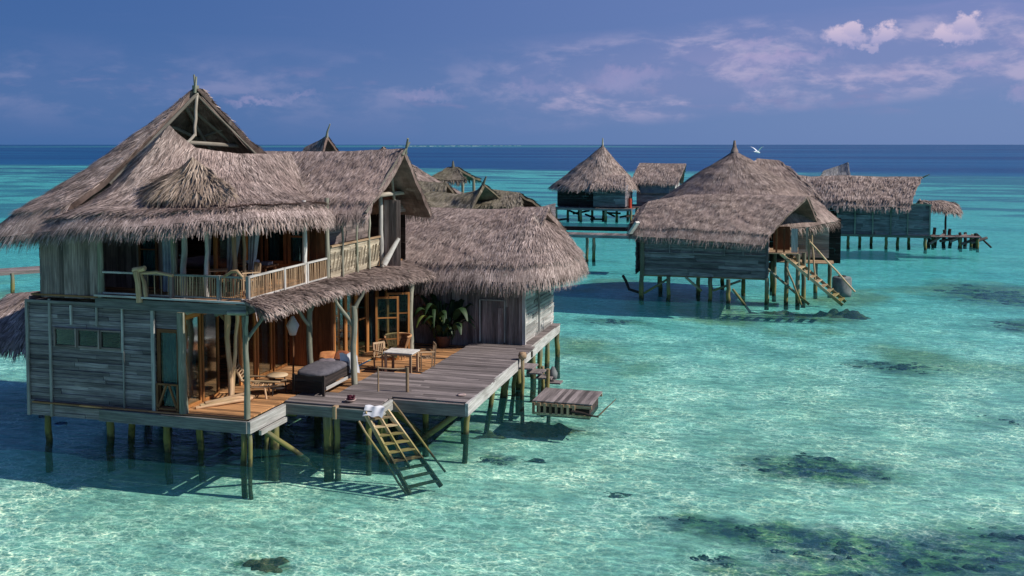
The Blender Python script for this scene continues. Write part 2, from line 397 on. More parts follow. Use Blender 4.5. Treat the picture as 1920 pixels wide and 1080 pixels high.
# ------------------------------------------------------------------ mesh builder
class MB:
    def __init__(s):
        s.v, s.f, s.r, s.g, s.n, s.sm = [], [], [], [], 0, []

    def add(s, V, F, rnd, G, smooth=False):
        V = np.asarray(V, float).reshape(-1, 3)
        F = np.asarray(F, int)
        s.v.append(V)
        s.f.append(F + s.n)
        m = len(F)
        s.r.append(np.full(m, rnd, float) if np.isscalar(rnd) else np.asarray(rnd, float))
        s.g.append(np.asarray(G, float).reshape(-1, 3))
        s.sm.append(np.full(m, smooth))
        s.n += len(V)
        return s

    def build(s, name, material, parent=None, loc=None):
        me = bpy.data.meshes.new(name)
        V = np.concatenate(s.v)
        base = Vector(parent.get('_w', (0, 0, 0))) if parent is not None else Vector(loc or (0, 0, 0))
        V = V - np.array(base)
        ls = [F.shape[1] for F in s.f for _ in range(len(F))]
        flat = np.concatenate([F.ravel() for F in s.f])
        me.vertices.add(len(V))
        me.vertices.foreach_set('co', V.ravel())
        me.loops.add(len(flat))
        me.loops.foreach_set('vertex_index', flat)
        me.polygons.add(len(ls))
        ls = np.array(ls)
        me.polygons.foreach_set('loop_start', np.concatenate([[0], np.cumsum(ls)[:-1]]))
        me.polygons.foreach_set('loop_total', ls)
        me.polygons.foreach_set('use_smooth', np.concatenate(s.sm))
        a = me.attributes.new('rnd', 'FLOAT', 'FACE')
        a.data.foreach_set('value', np.concatenate(s.r))
        b = me.attributes.new('g', 'FLOAT_VECTOR', 'POINT')
        b.data.foreach_set('vector', np.concatenate(s.g).ravel())
        me.update(calc_edges=True)
        me.validate()
        me.materials.append(MATS[material])
        o = bpy.data.objects.new(name, me)
        COL.objects.link(o)
        if parent is not None:
            o.parent = parent
            o['_w'] = tuple(base)
        else:
            o.location = base
            o['_w'] = tuple(base)
        return o

    # a bar from p0 to p1, w sideways, h along 'up'
    def bar(s, p0, p1, w, h, up=(0, 0, 1), rnd=None, taper=1.0):
        p0, p1 = Vector(p0), Vector(p1)
        d = p1 - p0
        L = d.length
        if L < 1e-5:
            return s
        d.normalize()
        up = Vector(up)
        if abs(d.dot(up)) > 0.97:
            up = Vector((0, 1, 0)) if abs(d.y) < 0.9 else Vector((1, 0, 0))
        x = d.cross(up).normalized()
        y = x.cross(d).normalized()
        V, G = [], []
        rn = random.random() if rnd is None else rnd
        off = rn * 53
        for e, p in enumerate((p0, p1)):
            k = 1 if e == 0 else taper
            for i, (a, b) in enumerate(((-1, -1), (1, -1), (1, 1), (-1, 1))):
                V.append(p + x * (a * w / 2 * k) + y * (b * h / 2 * k))
                G.append((e * L + off, (a * w + b * h) * 0.5 + off * 0.37, off))
        F = [(0, 3, 2, 1), (4, 5, 6, 7), (0, 1, 5, 4), (1, 2, 6, 5), (2, 3, 7, 6), (3, 0, 4, 7)]
        return s.add(V, F, rn, G)

    def box(s, lo, hi, rnd=None):
        lo, hi = Vector(lo), Vector(hi)
        d = hi - lo
        c = (lo + hi) / 2
        ax = max(range(3), key=lambda i: d[i])
        if ax == 0:
            return s.bar((lo.x, c.y, c.z), (hi.x, c.y, c.z), d.y, d.z, (0, 0, 1), rnd)
        if ax == 1:
            return s.bar((c.x, lo.y, c.z), (c.x, hi.y, c.z), d.x, d.z, (0, 0, 1), rnd)
        return s.bar((c.x, c.y, lo.z), (c.x, c.y, hi.z), d.x, d.y, (0, 1, 0), rnd)

    def tube(s, pts, rad, n=8, rnd=None, wob=0.0, cap=True):
        P = [Vector(p) for p in pts]
        if not hasattr(rad, '__len__'):
            rad = [rad] * len(P)
        rn = random.random() if rnd is None else rnd
        off = rn * 53
        V, G = [], []
        acc = 0
        ref = None
        for i, p in enumerate(P):
            d = (P[min(i + 1, len(P) - 1)] - P[max(i - 1, 0)])
            d = d.normalized() if d.length > 1e-9 else Vector((0, 0, 1))
            if ref is None:
                ref = Vector((1, 0, 0)) if abs(d.x) < 0.8 else Vector((0, 1, 0))
            x = (ref - d * ref.dot(d)).normalized()
            ref = x
            y = d.cross(x)
            if i:
                acc += (p - P[i - 1]).length
            for k in range(n):
                a = 2 * math.pi * k / n
                rr = rad[i] * (1 + wob * random.uniform(-1, 1))
                V.append(p + x * (math.cos(a) * rr) + y * (math.sin(a) * rr))
                G.append((acc + off, rad[i] * 2.2 * math.sin(a * 0.5 + 0.3) + off * .37, off))
        F = []
        for i in range(len(P) - 1):
            for k in range(n):
                k2 = (k + 1) % n
                F.append((i * n + k, i * n + k2, (i + 1) * n + k2, (i + 1) * n + k))
        s.add(V, F, rn, G, True)
        if cap:
            for i, rev in ((0, True), (len(P) - 1, False)):
                idx = [i * n + k for k in range(n)]
                if rev:
                    idx = idx[::-1]
                s.add([V[j] for j in idx], [tuple(range(n))], rn, [G[j] for j in idx])
        return s

    def lathe(s, c, prof, n=16, rnd=0.5):
        c = Vector(c)
        V, G, F = [], [], []
        for i, (r_, z) in enumerate(prof):
            for k in range(n):
                a = 2 * math.pi * k / n
                V.append(c + Vector((r_ * math.cos(a), r_ * math.sin(a), z)))
                G.append((z, a * r_, rnd))
        for i in range(len(prof) - 1):
            for k in range(n):
                k2 = (k + 1) % n
                F.append((i * n + k, i * n + k2, (i + 1) * n + k2, (i + 1) * n + k))
        return s.add(V, F, rnd, G, True)

    def grid(s, fn, nu, nv, rnd=0.5, smooth=True):
        V, G, F = [], [], []
        for j in range(nv + 1):
            for i in range(nu + 1):
                V.append(fn(i / nu, j / nv))
                G.append((i / nu, j / nv, 0))
        for j in range(nv):
            for i in range(nu):
                a = j * (nu + 1) + i
                F.append((a, a + 1, a + nu + 2, a + nu + 1))
        return s.add(V, F, rnd, G, smooth)

    # boards filling the rectangle O + u*U(0..L) + w*Wd(0..H); boards run along U
    def boards(s, O, U, Wd, L, H, bw=0.16, t=0.03, holes=(), splits=2.2, jit=0.008, tilt=0.012, edge=0.0):
        O, U, Wd = Vector(O), Vector(U).normalized(), Vector(Wd).normalized()
        N = U.cross(Wd)
        w = 0.0
        while w < H - 0.01:
            b = min(bw * random.uniform(0.82, 1.2), H - w)
            if H - (w + b) < 0.03:
                b = H - w
            spans = [(0, L)]
            for (u0, u1, w0, w1) in holes:
                if w0 - 1e-3 < w + b * 0.5 < w1:
                    ns = []
                    for a, c in spans:
                        if u1 <= a or u0 >= c:
                            ns.append((a, c))
                        else:
                            if u0 > a:
                                ns.append((a, u0))
                            if u1 < c:
                                ns.append((u1, c))
                    spans = ns
            for a, c in spans:
                x = a
                while x < c - 1e-4:
                    e = min(c, x + splits * random.uniform(0.6, 1.6))
                    if c - e < 0.3:
                        e = c
                    x0 = x - (random.uniform(0, edge) if x == 0 else 0)
                    e1 = e + (random.uniform(0, edge) if abs(e - L) < 1e-6 else 0)
                    o1, o2 = random.uniform(-jit, jit), random.uniform(-jit, jit)
                    up = (Wd + N * random.uniform(0.3, 1.0) * tilt / max(b, .05)).normalized()
                    s.bar(O + U * (x0 + 0.003) + Wd * (w + b / 2) + N * o1, O + U * (e1 - 0.003) + Wd * (w + b / 2 + random.uniform(-.004, .004)) + N * o2,
                          t, b - 0.008 * random.random(), up)
                    x = e
            w += b
        return s


def polyline(P, u):
    P = np.asarray(P, float)
    d = np.r_[0, np.cumsum(np.linalg.norm(np.diff(P, axis=0), axis=1))]
    if d[-1] < 1e-6:
        return np.repeat(P[:1], len(u), 0)
    d /= d[-1]
    return np.stack([np.interp(u, d, P[:, i]) for i in range(3)], 1)


def smooth_poly(P, n=40, it=2):
    """resample and round the corners of a polyline"""
    Q = polyline(P, np.linspace(0, 1, n))
    for _ in range(it):
        R_ = Q.copy()
        R_[1:-1] = (Q[:-2] + 2 * Q[1:-1] + Q[2:]) / 4
        Q = R_
    return Q


class Thatch:
    """one thatched slope between a top line and an eave line"""
    def __init__(s, T, B, sag=0.2, kink=0.12, lump=0.05, up=True, seed=0, Tu=None):
        s.Tu = Tu
        s.T, s.B, s.sag, s.kink, s.lump, s.seed = T, B, sag, kink, lump, seed
        s.up = up
        s.K = max(2.0, np.linalg.norm(np.mean(np.asarray(T, float), 0) - np.mean(np.asarray(B, float), 0)) / 0.62)

    def P(s, u, v):
        b = polyline(s.B, u)
        if s.Tu is None:
            a = polyline(s.T, u)
        else:
            a = np.stack([np.interp(u, s.Tu, np.asarray(s.T, float)[:, i]) for i in range(3)], 1)
        k0 = s.seed * 1.7
        p = a + (b - a) * v[:, None]
        p[:, 2] -= s.sag * np.sin(np.pi * np.clip(v, 0, 1))
        p[:, 2] -= s.kink * np.clip((v - 0.87) / 0.13, 0, 2) ** 1.2
        if s.kink > 0.12:
            p[:, 2] -= 0.07 * np.clip((v - 0.868) / 0.012, 0, 1)
            fr_ = (v * s.K + .35 * np.sin(u * 11 + k0) + .2 * np.sin(u * 29 + 2 * k0)) % 1.0
            p[:, 2] += np.where(v < .86, 0.035 * (fr_ - .5) * np.clip(v * 5, 0, 1), 0)
        k = s.seed * 3.1
        p[:, 2] += s.lump * (np.sin(p[:, 0] * 2.1 + k + 1.3 * np.sin(p[:, 1] * 1.3)) * np.sin(p[:, 1] * 1.9 + k) +
                             0.4 * np.sin(p[:, 0] * 5.3 + k) * np.sin(p[:, 1] * 4.7 + 2 * k)) * np.clip(v * 4, 0.15, 1)
        return p

    def frame(s, u, v):
        e = 1e-3
        p = s.P(u, v)
        dv = s.P(u, np.minimum(v + .03, 1.3)) - s.P(u, np.maximum(v - .03, 0))
        uu = np.clip(u, e, 1 - e)
        du = s.P(uu + e, np.maximum(v, .05)) - s.P(uu - e, np.maximum(v, .05))
        dv /= np.linalg.norm(dv, axis=1)[:, None] + 1e-12
        n = np.cross(du, dv)
        n /= np.linalg.norm(n, axis=1)[:, None] + 1e-12
        n[n[:, 2] < 0] *= -1
        return p, dv, n

    def add(s, mb, nu=40, nv=14, thick=0.16, dens=300, L=0.32, w=0.022, fringe=70, fl=0.38, layers=3, lift=0.05, flipside=True, side_fringe=True):
        VV = np.linspace(0, 1, nv + 1)
        if s.kink > 0.12:
            VV = np.r_[np.linspace(0, .868, nv - 2), .88, .94, 1.0]
        uu, vv = np.meshgrid(np.linspace(0, 1, nu + 1), VV)
        u, v = uu.ravel(), vv.ravel()
        p, d, n = s.frame(u, v)
        rr = RNG.random(len(u))
        top = p + n * (0.02 * rr[:, None])
        bot = p - n * thick
        F = []
        for j in range(nv):
            for i in range(nu):
                a = j * (nu + 1) + i
                F.append((a, a + 1, a + nu + 2, a + nu + 1))
        F = np.array(F)
        m = len(u)
        G = np.stack([v * 4, u * 10, u * 0], 1)
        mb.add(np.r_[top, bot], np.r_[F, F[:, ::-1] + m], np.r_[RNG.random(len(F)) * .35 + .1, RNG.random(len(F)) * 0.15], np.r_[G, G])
        # closed rim, coloured dark so the bare edge reads as shadow
        E = [(i, i + 1) for i in range(nu)] + [(nv * (nu + 1) + i + 1, nv * (nu + 1) + i) for i in range(nu)]
        E += [((j + 1) * (nu + 1), j * (nu + 1)) for j in range(nv)] + [(j * (nu + 1) + nu, (j + 1) * (nu + 1) + nu) for j in range(nv)]
        E = np.array(E)
        mb.add(np.r_[top, bot], np.c_[E[:, 1], E[:, 0], E[:, 0] + m, E[:, 1] + m], 0.05, np.r_[G, G])
        # area per cell for even sampling
        A = np.linalg.norm(np.cross(p[F[:, 1]] - p[F[:, 0]], p[F[:, 3]] - p[F[:, 0]]), axis=1) * .5 + \
            np.linalg.norm(np.cross(p[F[:, 1]] - p[F[:, 2]], p[F[:, 3]] - p[F[:, 2]]), axis=1) * .5
        N = int(A.sum() * dens)
        if N:
            cell = RNG.choice(len(F), N, p=A / A.sum())
            ci, cj = cell % nu, cell // nu
            su = (ci + RNG.random(N)) / nu
            sv = VV[cj] + RNG.random(N) * (VV[cj + 1] - VV[cj])
            if s.kink > 0.12:
                sv = np.where(sv > 0.85, 0.85 - RNG.random(N) * .12, sv)
            s.strands(mb, su, sv, L, w, lift)
        # eave fringe
        eave = np.linalg.norm(np.diff(p[-(nu + 1):], axis=0), axis=1).sum()
        M = int(eave * fringe * layers)
        if M:
            su = RNG.random(M)
            sv = 1 - RNG.random(M) ** 1.2 * 0.07
            s.strands(mb, su, sv, fl, w, lift, droop=0.75, back=-RNG.random(M) * thick * .8)
            if s.kink > 0.12:
                su = RNG.random(int(M * .9))
                s.strands(mb, su, .872 + RNG.random(len(su)) * .11, fl * .8, w * 1.05, lift * .6, droop=0.3)
        if side_fringe and fringe:
            for e0 in (0.0, 1.0):
                ln = np.linalg.norm(s.P(np.array([e0]), np.array([1.])) - s.P(np.array([e0]), np.array([0.])))
                M = int(ln * fringe * 1.6)
                su = np.abs(e0 - RNG.random(M) * 0.012)
                s.strands(mb, su, RNG.random(M), L * .8, w, lift * 1.5)
        return mb

    def strands(s, mb, su, sv, L, w, lift, droop=0.0, back=None):
        N = len(su)
        if not N:
            return
        p, d, n = s.frame(su, sv)
        sd = np.cross(n, d)
        a = RNG.normal(0, 0.16, N)[:, None]
        if droop:
            a = RNG.normal(0, 0.22, N)[:, None]
        dd = d * np.cos(a) + sd * np.sin(a)
        sd2 = np.cross(n, dd)
        ln = (L * (0.55 + 0.8 * RNG.random(N)))[:, None]
        ww = (w * (0.5 + 0.9 * RNG.random(N)))[:, None]
        lf = (lift * RNG.random(N) ** 2)[:, None]
        st = p + n * (0.012 + 0.01 * RNG.random(N)[:, None])
        if back is not None:
            st = p + n * back[:, None]
        mid = st + dd * ln * .55 + n * lf * 0.7
        end = mid + dd * ln * .45 + n * lf * .5
        if droop:
            dn = np.array([[0, 0, -1.0]])
            k = droop * (0.3 + 0.7 * RNG.random(N))[:, None]
            d2 = dd * (1 - k) + dn * k
            d2 /= np.linalg.norm(d2, axis=1)[:, None]
            mid = st + (dd * .6 + d2 * .4) * ln * .5
            end = mid + d2 * ln * .5
        V = np.stack([st - sd2 * ww * .5, st + sd2 * ww * .5, mid + sd2 * ww * .45, mid - sd2 * ww * .45, end + sd2 * ww * .12, end - sd2 * ww * .12], 1).reshape(-1, 3)
        b = np.arange(N)[:, None] * 6
        F = np.concatenate([b + np.array([[0, 1, 2, 3]]), b + np.array([[3, 2, 4, 5]])])
        rn = np.clip(RNG.beta(1.6, 1.6, N), 0, 1)
        off = RNG.random(N) * 50
        G = np.stack([np.tile([0, 0, .15, .15, .3, .3], N), np.repeat(off, 6), np.repeat(off, 6)], 1)
        mb.add(V, F, np.r_[rn, rn], G)


def tag(o, label, cat, group=None, kind=None):
    if label:
        o['label'] = label
    if cat:
        o['category'] = cat
    if group:
        o['group'] = group
    if kind:
        o['kind'] = kind
    return o


def thing(name, loc, label, cat, group=None):
    o = bpy.data.objects.new(name, None)
    COL.objects.link(o)
    o.location = loc
    o.empty_display_size = 0.3
    o['_w'] = tuple(loc)
    return tag(o, label, cat, group)


def wobble(p0, p1, n=6, a=0.03):
    p0, p1 = Vector(p0), Vector(p1)
    out = []
    for i in range(n + 1):
        t = i / n
        q = p0.lerp(p1, t)
        if 0 < i < n:
            q = q + Vector((random.uniform(-a, a), random.uniform(-a, a), 0))
        out.append(q)
    return out


def post(parent, name, p0, p1, r=0.08, a=0.02, m='post_wood', n=8, tp=0.85):
    pts = wobble(p0, p1, 6, a)
    rs = [r * (1 + (tp - 1) * i / 6) * random.uniform(0.93, 1.07) for i in range(7)]
    return MB().tube(pts, rs, n, wob=0.05).build(name, m, parent)


def pile(parent, x, y, top=1.1, r=0.11, lean=(0, 0), bot=-1.0):
    return post(parent, 'pile', (x + lean[0], y + lean[1], bot), (x, y, top), r, 0.025, 'pile_wood', 10, 0.92)


def window(parent, O, U, w, h, t=0.06, fw=0.07, m='dark_teak', muntins=0, curtain=None, name='window', N=None):
    """framed glazed unit standing on O, running along U, frame as the part, pane and curtain as its sub-parts"""
    O, U = Vector(O), Vector(U).normalized()
    Z = Vector((0, 0, 1))
    N = Vector(N) if N else U.cross(Z)
    b = MB()
    b.bar(O + U * fw / 2, O + U * fw / 2 + Z * h, fw, t, N)
    b.bar(O + U * (w - fw / 2), O + U * (w - fw / 2) + Z * h, fw, t, N)
    b.bar(O + U * fw + Z * fw / 2, O + U * (w - fw) + Z * fw / 2, t, fw)
    b.bar(O + U * fw + Z * (h - fw / 2), O + U * (w - fw) + Z * (h - fw / 2), t, fw)
    for i in range(muntins):
        zz = h * (i + 1) / (muntins + 1)
        b.bar(O + U * fw + Z * zz, O + U * (w - fw) + Z * zz, t * .7, fw * .6)
    fo = b.build(name, m, parent)
    p_ = O + U * fw + Z * fw
    MB().bar(O + U * (w / 2) + Z * fw, O + U * (w / 2) + Z * (h - fw), w - 2 * fw, 0.008, N).build('pane', 'window_glass', fo)
    if curtain:
        cw, side_ = curtain[0], curtain[1]
        x0 = fw if side_ < 0 else w - fw - cw
        c0 = O + U * x0 - N * 0.10 + Z * (fw)
        MB().grid(lambda a, c, c0=c0: c0 + U * (a * cw) + N * (0.03 * math.sin(a * cw * 55)) + Z * (c * (h - fw * 2)), 28, 4).build('curtain', curtain[2], fo)
    return fo


# ------------------------------------------------------------------ sea
def disc(name, z, mname, rings, seg=96):
    V, F, G = [(0, 0, z)], [], []
    for r_ in rings:
        for k in range(seg):
            a = 2 * math.pi * k / seg
            V.append((r_ * math.cos(a), r_ * math.sin(a), z))
    b = MB()
    tri = [(0, 1 + k, 1 + (k + 1) % seg) for k in range(seg)]
    b.add(V, np.array(tri), 0.5, np.zeros((len(V), 3)))
    quads = []
    for i in range(len(rings) - 1):
        for k in range(seg):
            k2 = (k + 1) % seg
            quads.append((1 + i * seg + k, 1 + (i + 1) * seg + k, 1 + (i + 1) * seg + k2, 1 + i * seg + k2))
    b.f.append(np.array(quads))
    b.r.append(np.full(len(quads), .5))
    b.sm.append(np.full(len(quads), False))
    o = b.build(name, mname)
    o['kind'] = 'structure'
    return o


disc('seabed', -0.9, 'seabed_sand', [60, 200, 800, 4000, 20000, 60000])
disc('water', 0.0, 'water_surface', [60, 200, 800, 4000, 20000, 60000])
# ------------------------------------------------------------------ the large villa
V0 = (-16.0, 27.0, -0.9)
villa = thing('overwater_villa', V0, 'large two storey thatched villa on stilts with balcony and open wooden deck', 'villa', 'thatched villas on stilts')


def TH(T, B, n=48, it=2, **k):
    return Thatch(T, smooth_poly(B, n, it), **k)


# main roof
PK = (-17.5, 26.45, 10.35)
mb = MB()
TH([PK, (-17.65, 26.6, 10.30), (-17.7, 26.75, 10.25), (-17.4, 26.75, 10.25)],
   [(-20.0, 23.15, 6.55), (-21.2, 22.95, 6.4), (-22.3, 23.1, 6.3), (-23.0, 24.2, 6.3), (-23.4, 26.5, 6.3), (-23.2, 29.5, 6.25), (-22.0, 32.5, 6.2), (-19.5, 34.3, 6.2), (-17.1, 34.3, 6.2)],
   sag=0.28, kink=0.25, seed=1, lump=0.03).add(mb, 80, 18, thick=0.2, dens=230, fringe=80, fl=0.45)
# the gable side of the ridge, falling away behind
TH([PK, (-17.4, 26.7, 10.33)], [(-17.25, 33.2, 6.3), (-17.0, 34.3, 6.2), (-18.8, 34.3, 6.2)], sag=0.05, kink=0, seed=2).add(mb, 8, 14, thick=0.16, dens=160, fringe=30)
main_roof = mb.build('thatched_roof', 'thatch', villa)
main_roof['label'] = 'tall grey thatched roof rising to an open pointed gable'
# poles tied at the peak
fp = MB()
fp.tube([(-17.5, 26.5, 10.2), (-17.55, 26.5, 10.75)], [.05, .03], 6)
fp.tube([(-17.45, 26.38, 10.2), (-17.38, 26.36, 10.68)], [.05, .03], 6)
fp.tube([(-17.47, 26.45, 10.32), (-17.47, 26.45, 10.42)], [.1, .1], 8)
fp.build('finial', 'post_wood', main_roof)
for a, b_, r_ in [(PK, (-19.05, 24.45, 7.72), .055), (PK, (-17.25, 31.2, 7.55), .05), ((-17.45, 26.5, 10.2), (-17.35, 26.2, 8.9), .05), ((-17.35, 26.2, 8.95), (-17.5, 25.7, 8.5), .045),
                 ((-18.0, 25.6, 8.75), (-17.6, 29.2, 8.6), .07), ((-17.9, 26.3, 10.0), (-18.6, 29.5, 7.9), .06), ((-18.0, 26.7, 9.9), (-17.8, 28.9, 8.7), .06), ((-18.7, 26.3, 9.4), (-18.3, 30.2, 8.2), .06),
                 ((-17.75, 27.2, 9.75), (-20, 27.1, 8.9), .045), ((-17.6, 28.2, 9.15), (-20.4, 28.2, 8.2), .045)]:
    q0, q1 = Vector(a), Vector(b_)
    o_ = Vector((0.05, 0, -0.2)) if r_ in (.055, .05) and a == PK else Vector((0, 0, 0))
    MB().tube(wobble(q0 + o_, q1 + o_, 5, .02), r_, 7).build('rafter', 'rafter_wood', main_roof)

# front skirt roof under the gable
mb = MB()
skirtB = [(-21.2, 23.9, 6.4), (-20.7, 23.15, 6.42), (-19.5, 22.75, 6.62), (-18, 22.6, 6.74), (-16.5, 22.6, 6.81), (-15, 22.8, 6.90), (-13.9, 23.5, 6.96), (-13.35, 24.9, 6.96), (-13.3, 26.5, 6.88), (-13.7, 28, 6.78), (-14.8, 29.1, 6.7)]
skirtT = [(-18.2, 25.0, 8.55), (-17.65, 24.95, 8.95), (-17.4, 25.0, 9.22), (-17.25, 25.15, 8.98), (-17.0, 25.7, 8.55), (-16.6, 27.3, 8.36), (-16.0, 29.6, 8.34)]
TH(skirtT, skirtB, sag=0.50, kink=0.22, seed=3, lump=0.03).add(mb, 80, 18, thick=0.2, dens=330, fringe=90, fl=0.4)
skirt = mb.build('thatched_roof', 'thatch', villa)
skirt['label'] = 'round front thatched slope below the open gable'
mb = MB()
for k in range(2):
    z = 0.04 * k
    TH([(-16.75 + .15 * k, 24.55, 8.0 + z), (-16.3, 24.45, 8.28 + z), (-15.9 - .1 * k, 24.6, 8.0 + z)],
       [(-17.5 + .4 * k, 23.95 + .1 * k, 7.30 + z), (-16.9, 23.5 + .25 * k, 7.22 + z), (-15.7, 23.75 + .1 * k, 7.36 + z), (-14.9 - .4 * k, 24.2, 7.42 + z)], sag=0.0, lump=0.08, kink=0, seed=4 + k).add(
        mb, 12, 6, thick=0.05, dens=300, L=0.42, w=0.028, lift=0.13, fringe=60, fl=0.4, layers=2)
mb.build('thatch_tuft', 'thatch_shaggy', villa)

# wing roof with open gable
mb = MB()
ridge = [(-19.5, 31.3, 8.44), (-17, 31.3, 8.40), (-14.5, 31.25, 8.42), (-12.65, 31.15, 8.52)]
TH(ridge, [(-19.5, 28.7, 6.72), (-15.5, 28.72, 6.72), (-13.6, 28.85, 6.72), (-13.05, 29.05, 6.6)], sag=0.12, kink=0.16, seed=8).add(mb, 60, 14, thick=0.17, dens=330, fringe=85, fl=0.42)
TH(ridge, [(-19.5, 34.6, 6.25), (-13.0, 34.6, 6.25)], sag=0.12, kink=0.1, seed=9).add(mb, 30, 10, thick=0.17, dens=60, fringe=30)
wing = mb.build('thatched_roof', 'thatch', villa)
wing['label'] = 'thatched ridge roof over the wing, open gable end with crossed poles'
fp = MB()
fp.tube([(-12.75, 31.4, 8.2), (-12.45, 30.95, 8.85)], [.05, .035], 6)
fp.tube([(-12.65, 30.95, 8.3), (-12.55, 31.35, 8.72)], [.045, .03], 6)
fp.build('finial', 'post_wood', wing)
for a, b_, r_ in [((-12.72, 31.1, 8.42), (-13.1, 29.0, 6.5), .05), ((-12.72, 31.25, 8.42), (-13.1, 34.5, 6.2), .06), ((-13.3, 31.3, 8.3), (-13.6, 32.6, 6.4), .055), ((-13.6, 31.1, 8.2), (-14.0, 30.2, 6.7), .05),
                 ((-13.6, 29.4, 6.95), (-13.5, 34.0, 6.95), .08)]:
    MB().tube(wobble(a, b_, 5, .02), r_, 7).build('rafter', 'rafter_wood', wing)
bt = MB()
for k in range(9):
    t = 0.12 + k * 0.095
    y = 31.4 + 3.1 * t
    z = 8.25 - 2.05 * t
    bt.tube([(-17.5, y, z), (-12.75 - .35 * t, y, z + .02)], .028, 6)
bt.build('battens', 'rafter_wood', wing)

# porch roof strip along the deck side
mb = MB()
for k in range(2):
    TH([(-14.15, 23.35, 4.50 + .04 * k), (-14.1, 28, 4.46 + .04 * k), (-14.1, 34.3, 4.36)],
       [(-13.35 - .2 * k, 23.1, 4.38 + .05 * k), (-13.35 - .2 * k, 25, 4.38 + .05 * k), (-13.3 - .2 * k, 28, 4.36 + .05 * k), (-13.2, 31, 4.22), (-13.0, 34.2, 4.02)],
       sag=0.0, kink=0.05, seed=12 + k, lump=0.03).add(mb, 50, 5, thick=0.06, dens=330, L=0.40, w=0.032, lift=0.09, fringe=46, fl=0.30, layers=2)
MB_aw = mb.build('porch_roof', 'thatch', villa)
MB_aw['label'] = 'ragged low strip of thatch below the balcony'

# bath house roof
mb = MB()
rT = [(-14.75, 37.3, 6.16), (-12, 37.3, 6.12), (-9.3, 37.3, 6.2)]
TH([(-14.75, 37.3, 6.16), (-12, 37.3, 6.12), (-9.75, 37.3, 6.16), (-9.62, 37.3, 5.95), (-9.6, 37.8, 5.85)],
   [(-15.9, 34.6, 3.98), (-15.2, 34.15, 4.0), (-12.6, 34.05, 3.98), (-9.9, 34.05, 4.03), (-8.9, 34.4, 4.08), (-8.3, 35.1, 4.12), (-8.0, 36.2, 4.15), (-7.97, 37.5, 4.15), (-8.0, 39, 4.12), (-8.7, 40.3, 4.1)],
   sag=-0.16, kink=0.2, seed=15, lump=.03, Tu=[0, .24, .47, .58, 1]).add(mb, 90, 14, thick=0.2, dens=330, fringe=95, fl=0.42)
for yy in (36.6, 38.0):
    TH([(-10.6, 37.3, 6.22), (-9.2, 37.3, 6.27)], [(-10.9, yy, 5.62), (-9.3, yy, 5.62)], sag=-.03, kink=0, seed=19, lump=.01).add(mb, 10, 5, thick=.1, dens=330, fringe=60, fl=.25, L=.25)
TH(rT, [(-15.9, 40.2, 3.98), (-12.6, 40.6, 3.98), (-8.5, 40.2, 4.1)], sag=-0.10, kink=0.2, seed=16).add(mb, 30, 10, thick=0.2, dens=60, fringe=40)
TH([(-14.5, 37.9, 5.75), (-14.5, 36.7, 5.75)], [(-15.6, 40.3, 4.0), (-16.3, 39, 4.0), (-16.4, 37, 4.0), (-16.2, 35, 4.0), (-15.4, 34.2, 4.0)], sag=0.08, kink=0.2, seed=18).add(mb, 30, 10, thick=0.2, dens=120, fringe=60, fl=.45)
broof = mb.build('thatched_roof', 'thatch', villa)
broof['label'] = 'hipped thatched roof of the bath house with small gablets'
# hide flap and bleached plank between the roofs
fl_ = MB().grid(lambda a, c: Vector((-16.1 + 1.6 * a, 36.5 + .7 * a, 6.28 - .08 * a + .05 * math.sin(a * 7))).lerp(Vector((-15.0, 35.9, 5.15)), c) + Vector((0, 0, .05 * math.sin(a * 6 + c * 3))), 10, 8)
fl_.build('hide_flap', 'faded_hide', villa)
MB().tube(wobble((-13.75, 31.9, 4.5), (-13.35, 32.3, 5.4), 5, .02), [.11, .12, .1, .09, .08, .06], 8).build('bleached_log', 'white_paint', villa)

# --- floors, decks
dk = MB()
dk.boards((-14.05, 23.38, 1.325), (-1, 0, 0), (0, 1, 0), 6.9, 11.4, 0.13, 0.04, splits=3.4, tilt=0.0, jit=.004)
dk.build('porch_floor', 'warm_floor', villa)
dk = MB()
dk.boards((-14.0, 25.35, 1.335), (1, 0, 0), (0, 1, 0), 2.72, 1.28, 0.145, 0.04, splits=4, tilt=0, jit=.006, edge=.05)
dk.boards((-12.95, 26.65, 1.335), (1, 0, 0), (0, 1, 0), 3.95, 2.9, 0.145, 0.04, splits=3, tilt=0, jit=.005, edge=.04)
dk.boards((-11.5, 29.55, 1.335), (1, 0, 0), (0, 1, 0), 2.40, 5.2, 0.145, 0.04, splits=3, tilt=0, jit=.005, edge=.04)
dk.boards((-9.62, 34.75, 1.335), (1, 0, 0), (0, 1, 0), 0.34, 4.8, 0.145, 0.04, splits=3, tilt=0, jit=.005)
d_ = dk.build('deck', 'deck_boards', villa)
d_['label'] = 'sunlit grey plank sun deck'
dk = MB()
dk.boards((-14.07, 26.65, 1.26), (1, 0, 0), (0, 1, 0), 1.12, 2.9, 0.13, 0.04, splits=3, tilt=0)
dk.boards((-14.07, 29.55, 1.22), (1, 0, 0), (0, 1, 0), 2.57, 5.2, 0.13, 0.04, splits=3, tilt=0)
s_d = dk.build('sunken_deck', 'warm_floor', villa)
s_d['label'] = 'lower brown plank floor under the table'
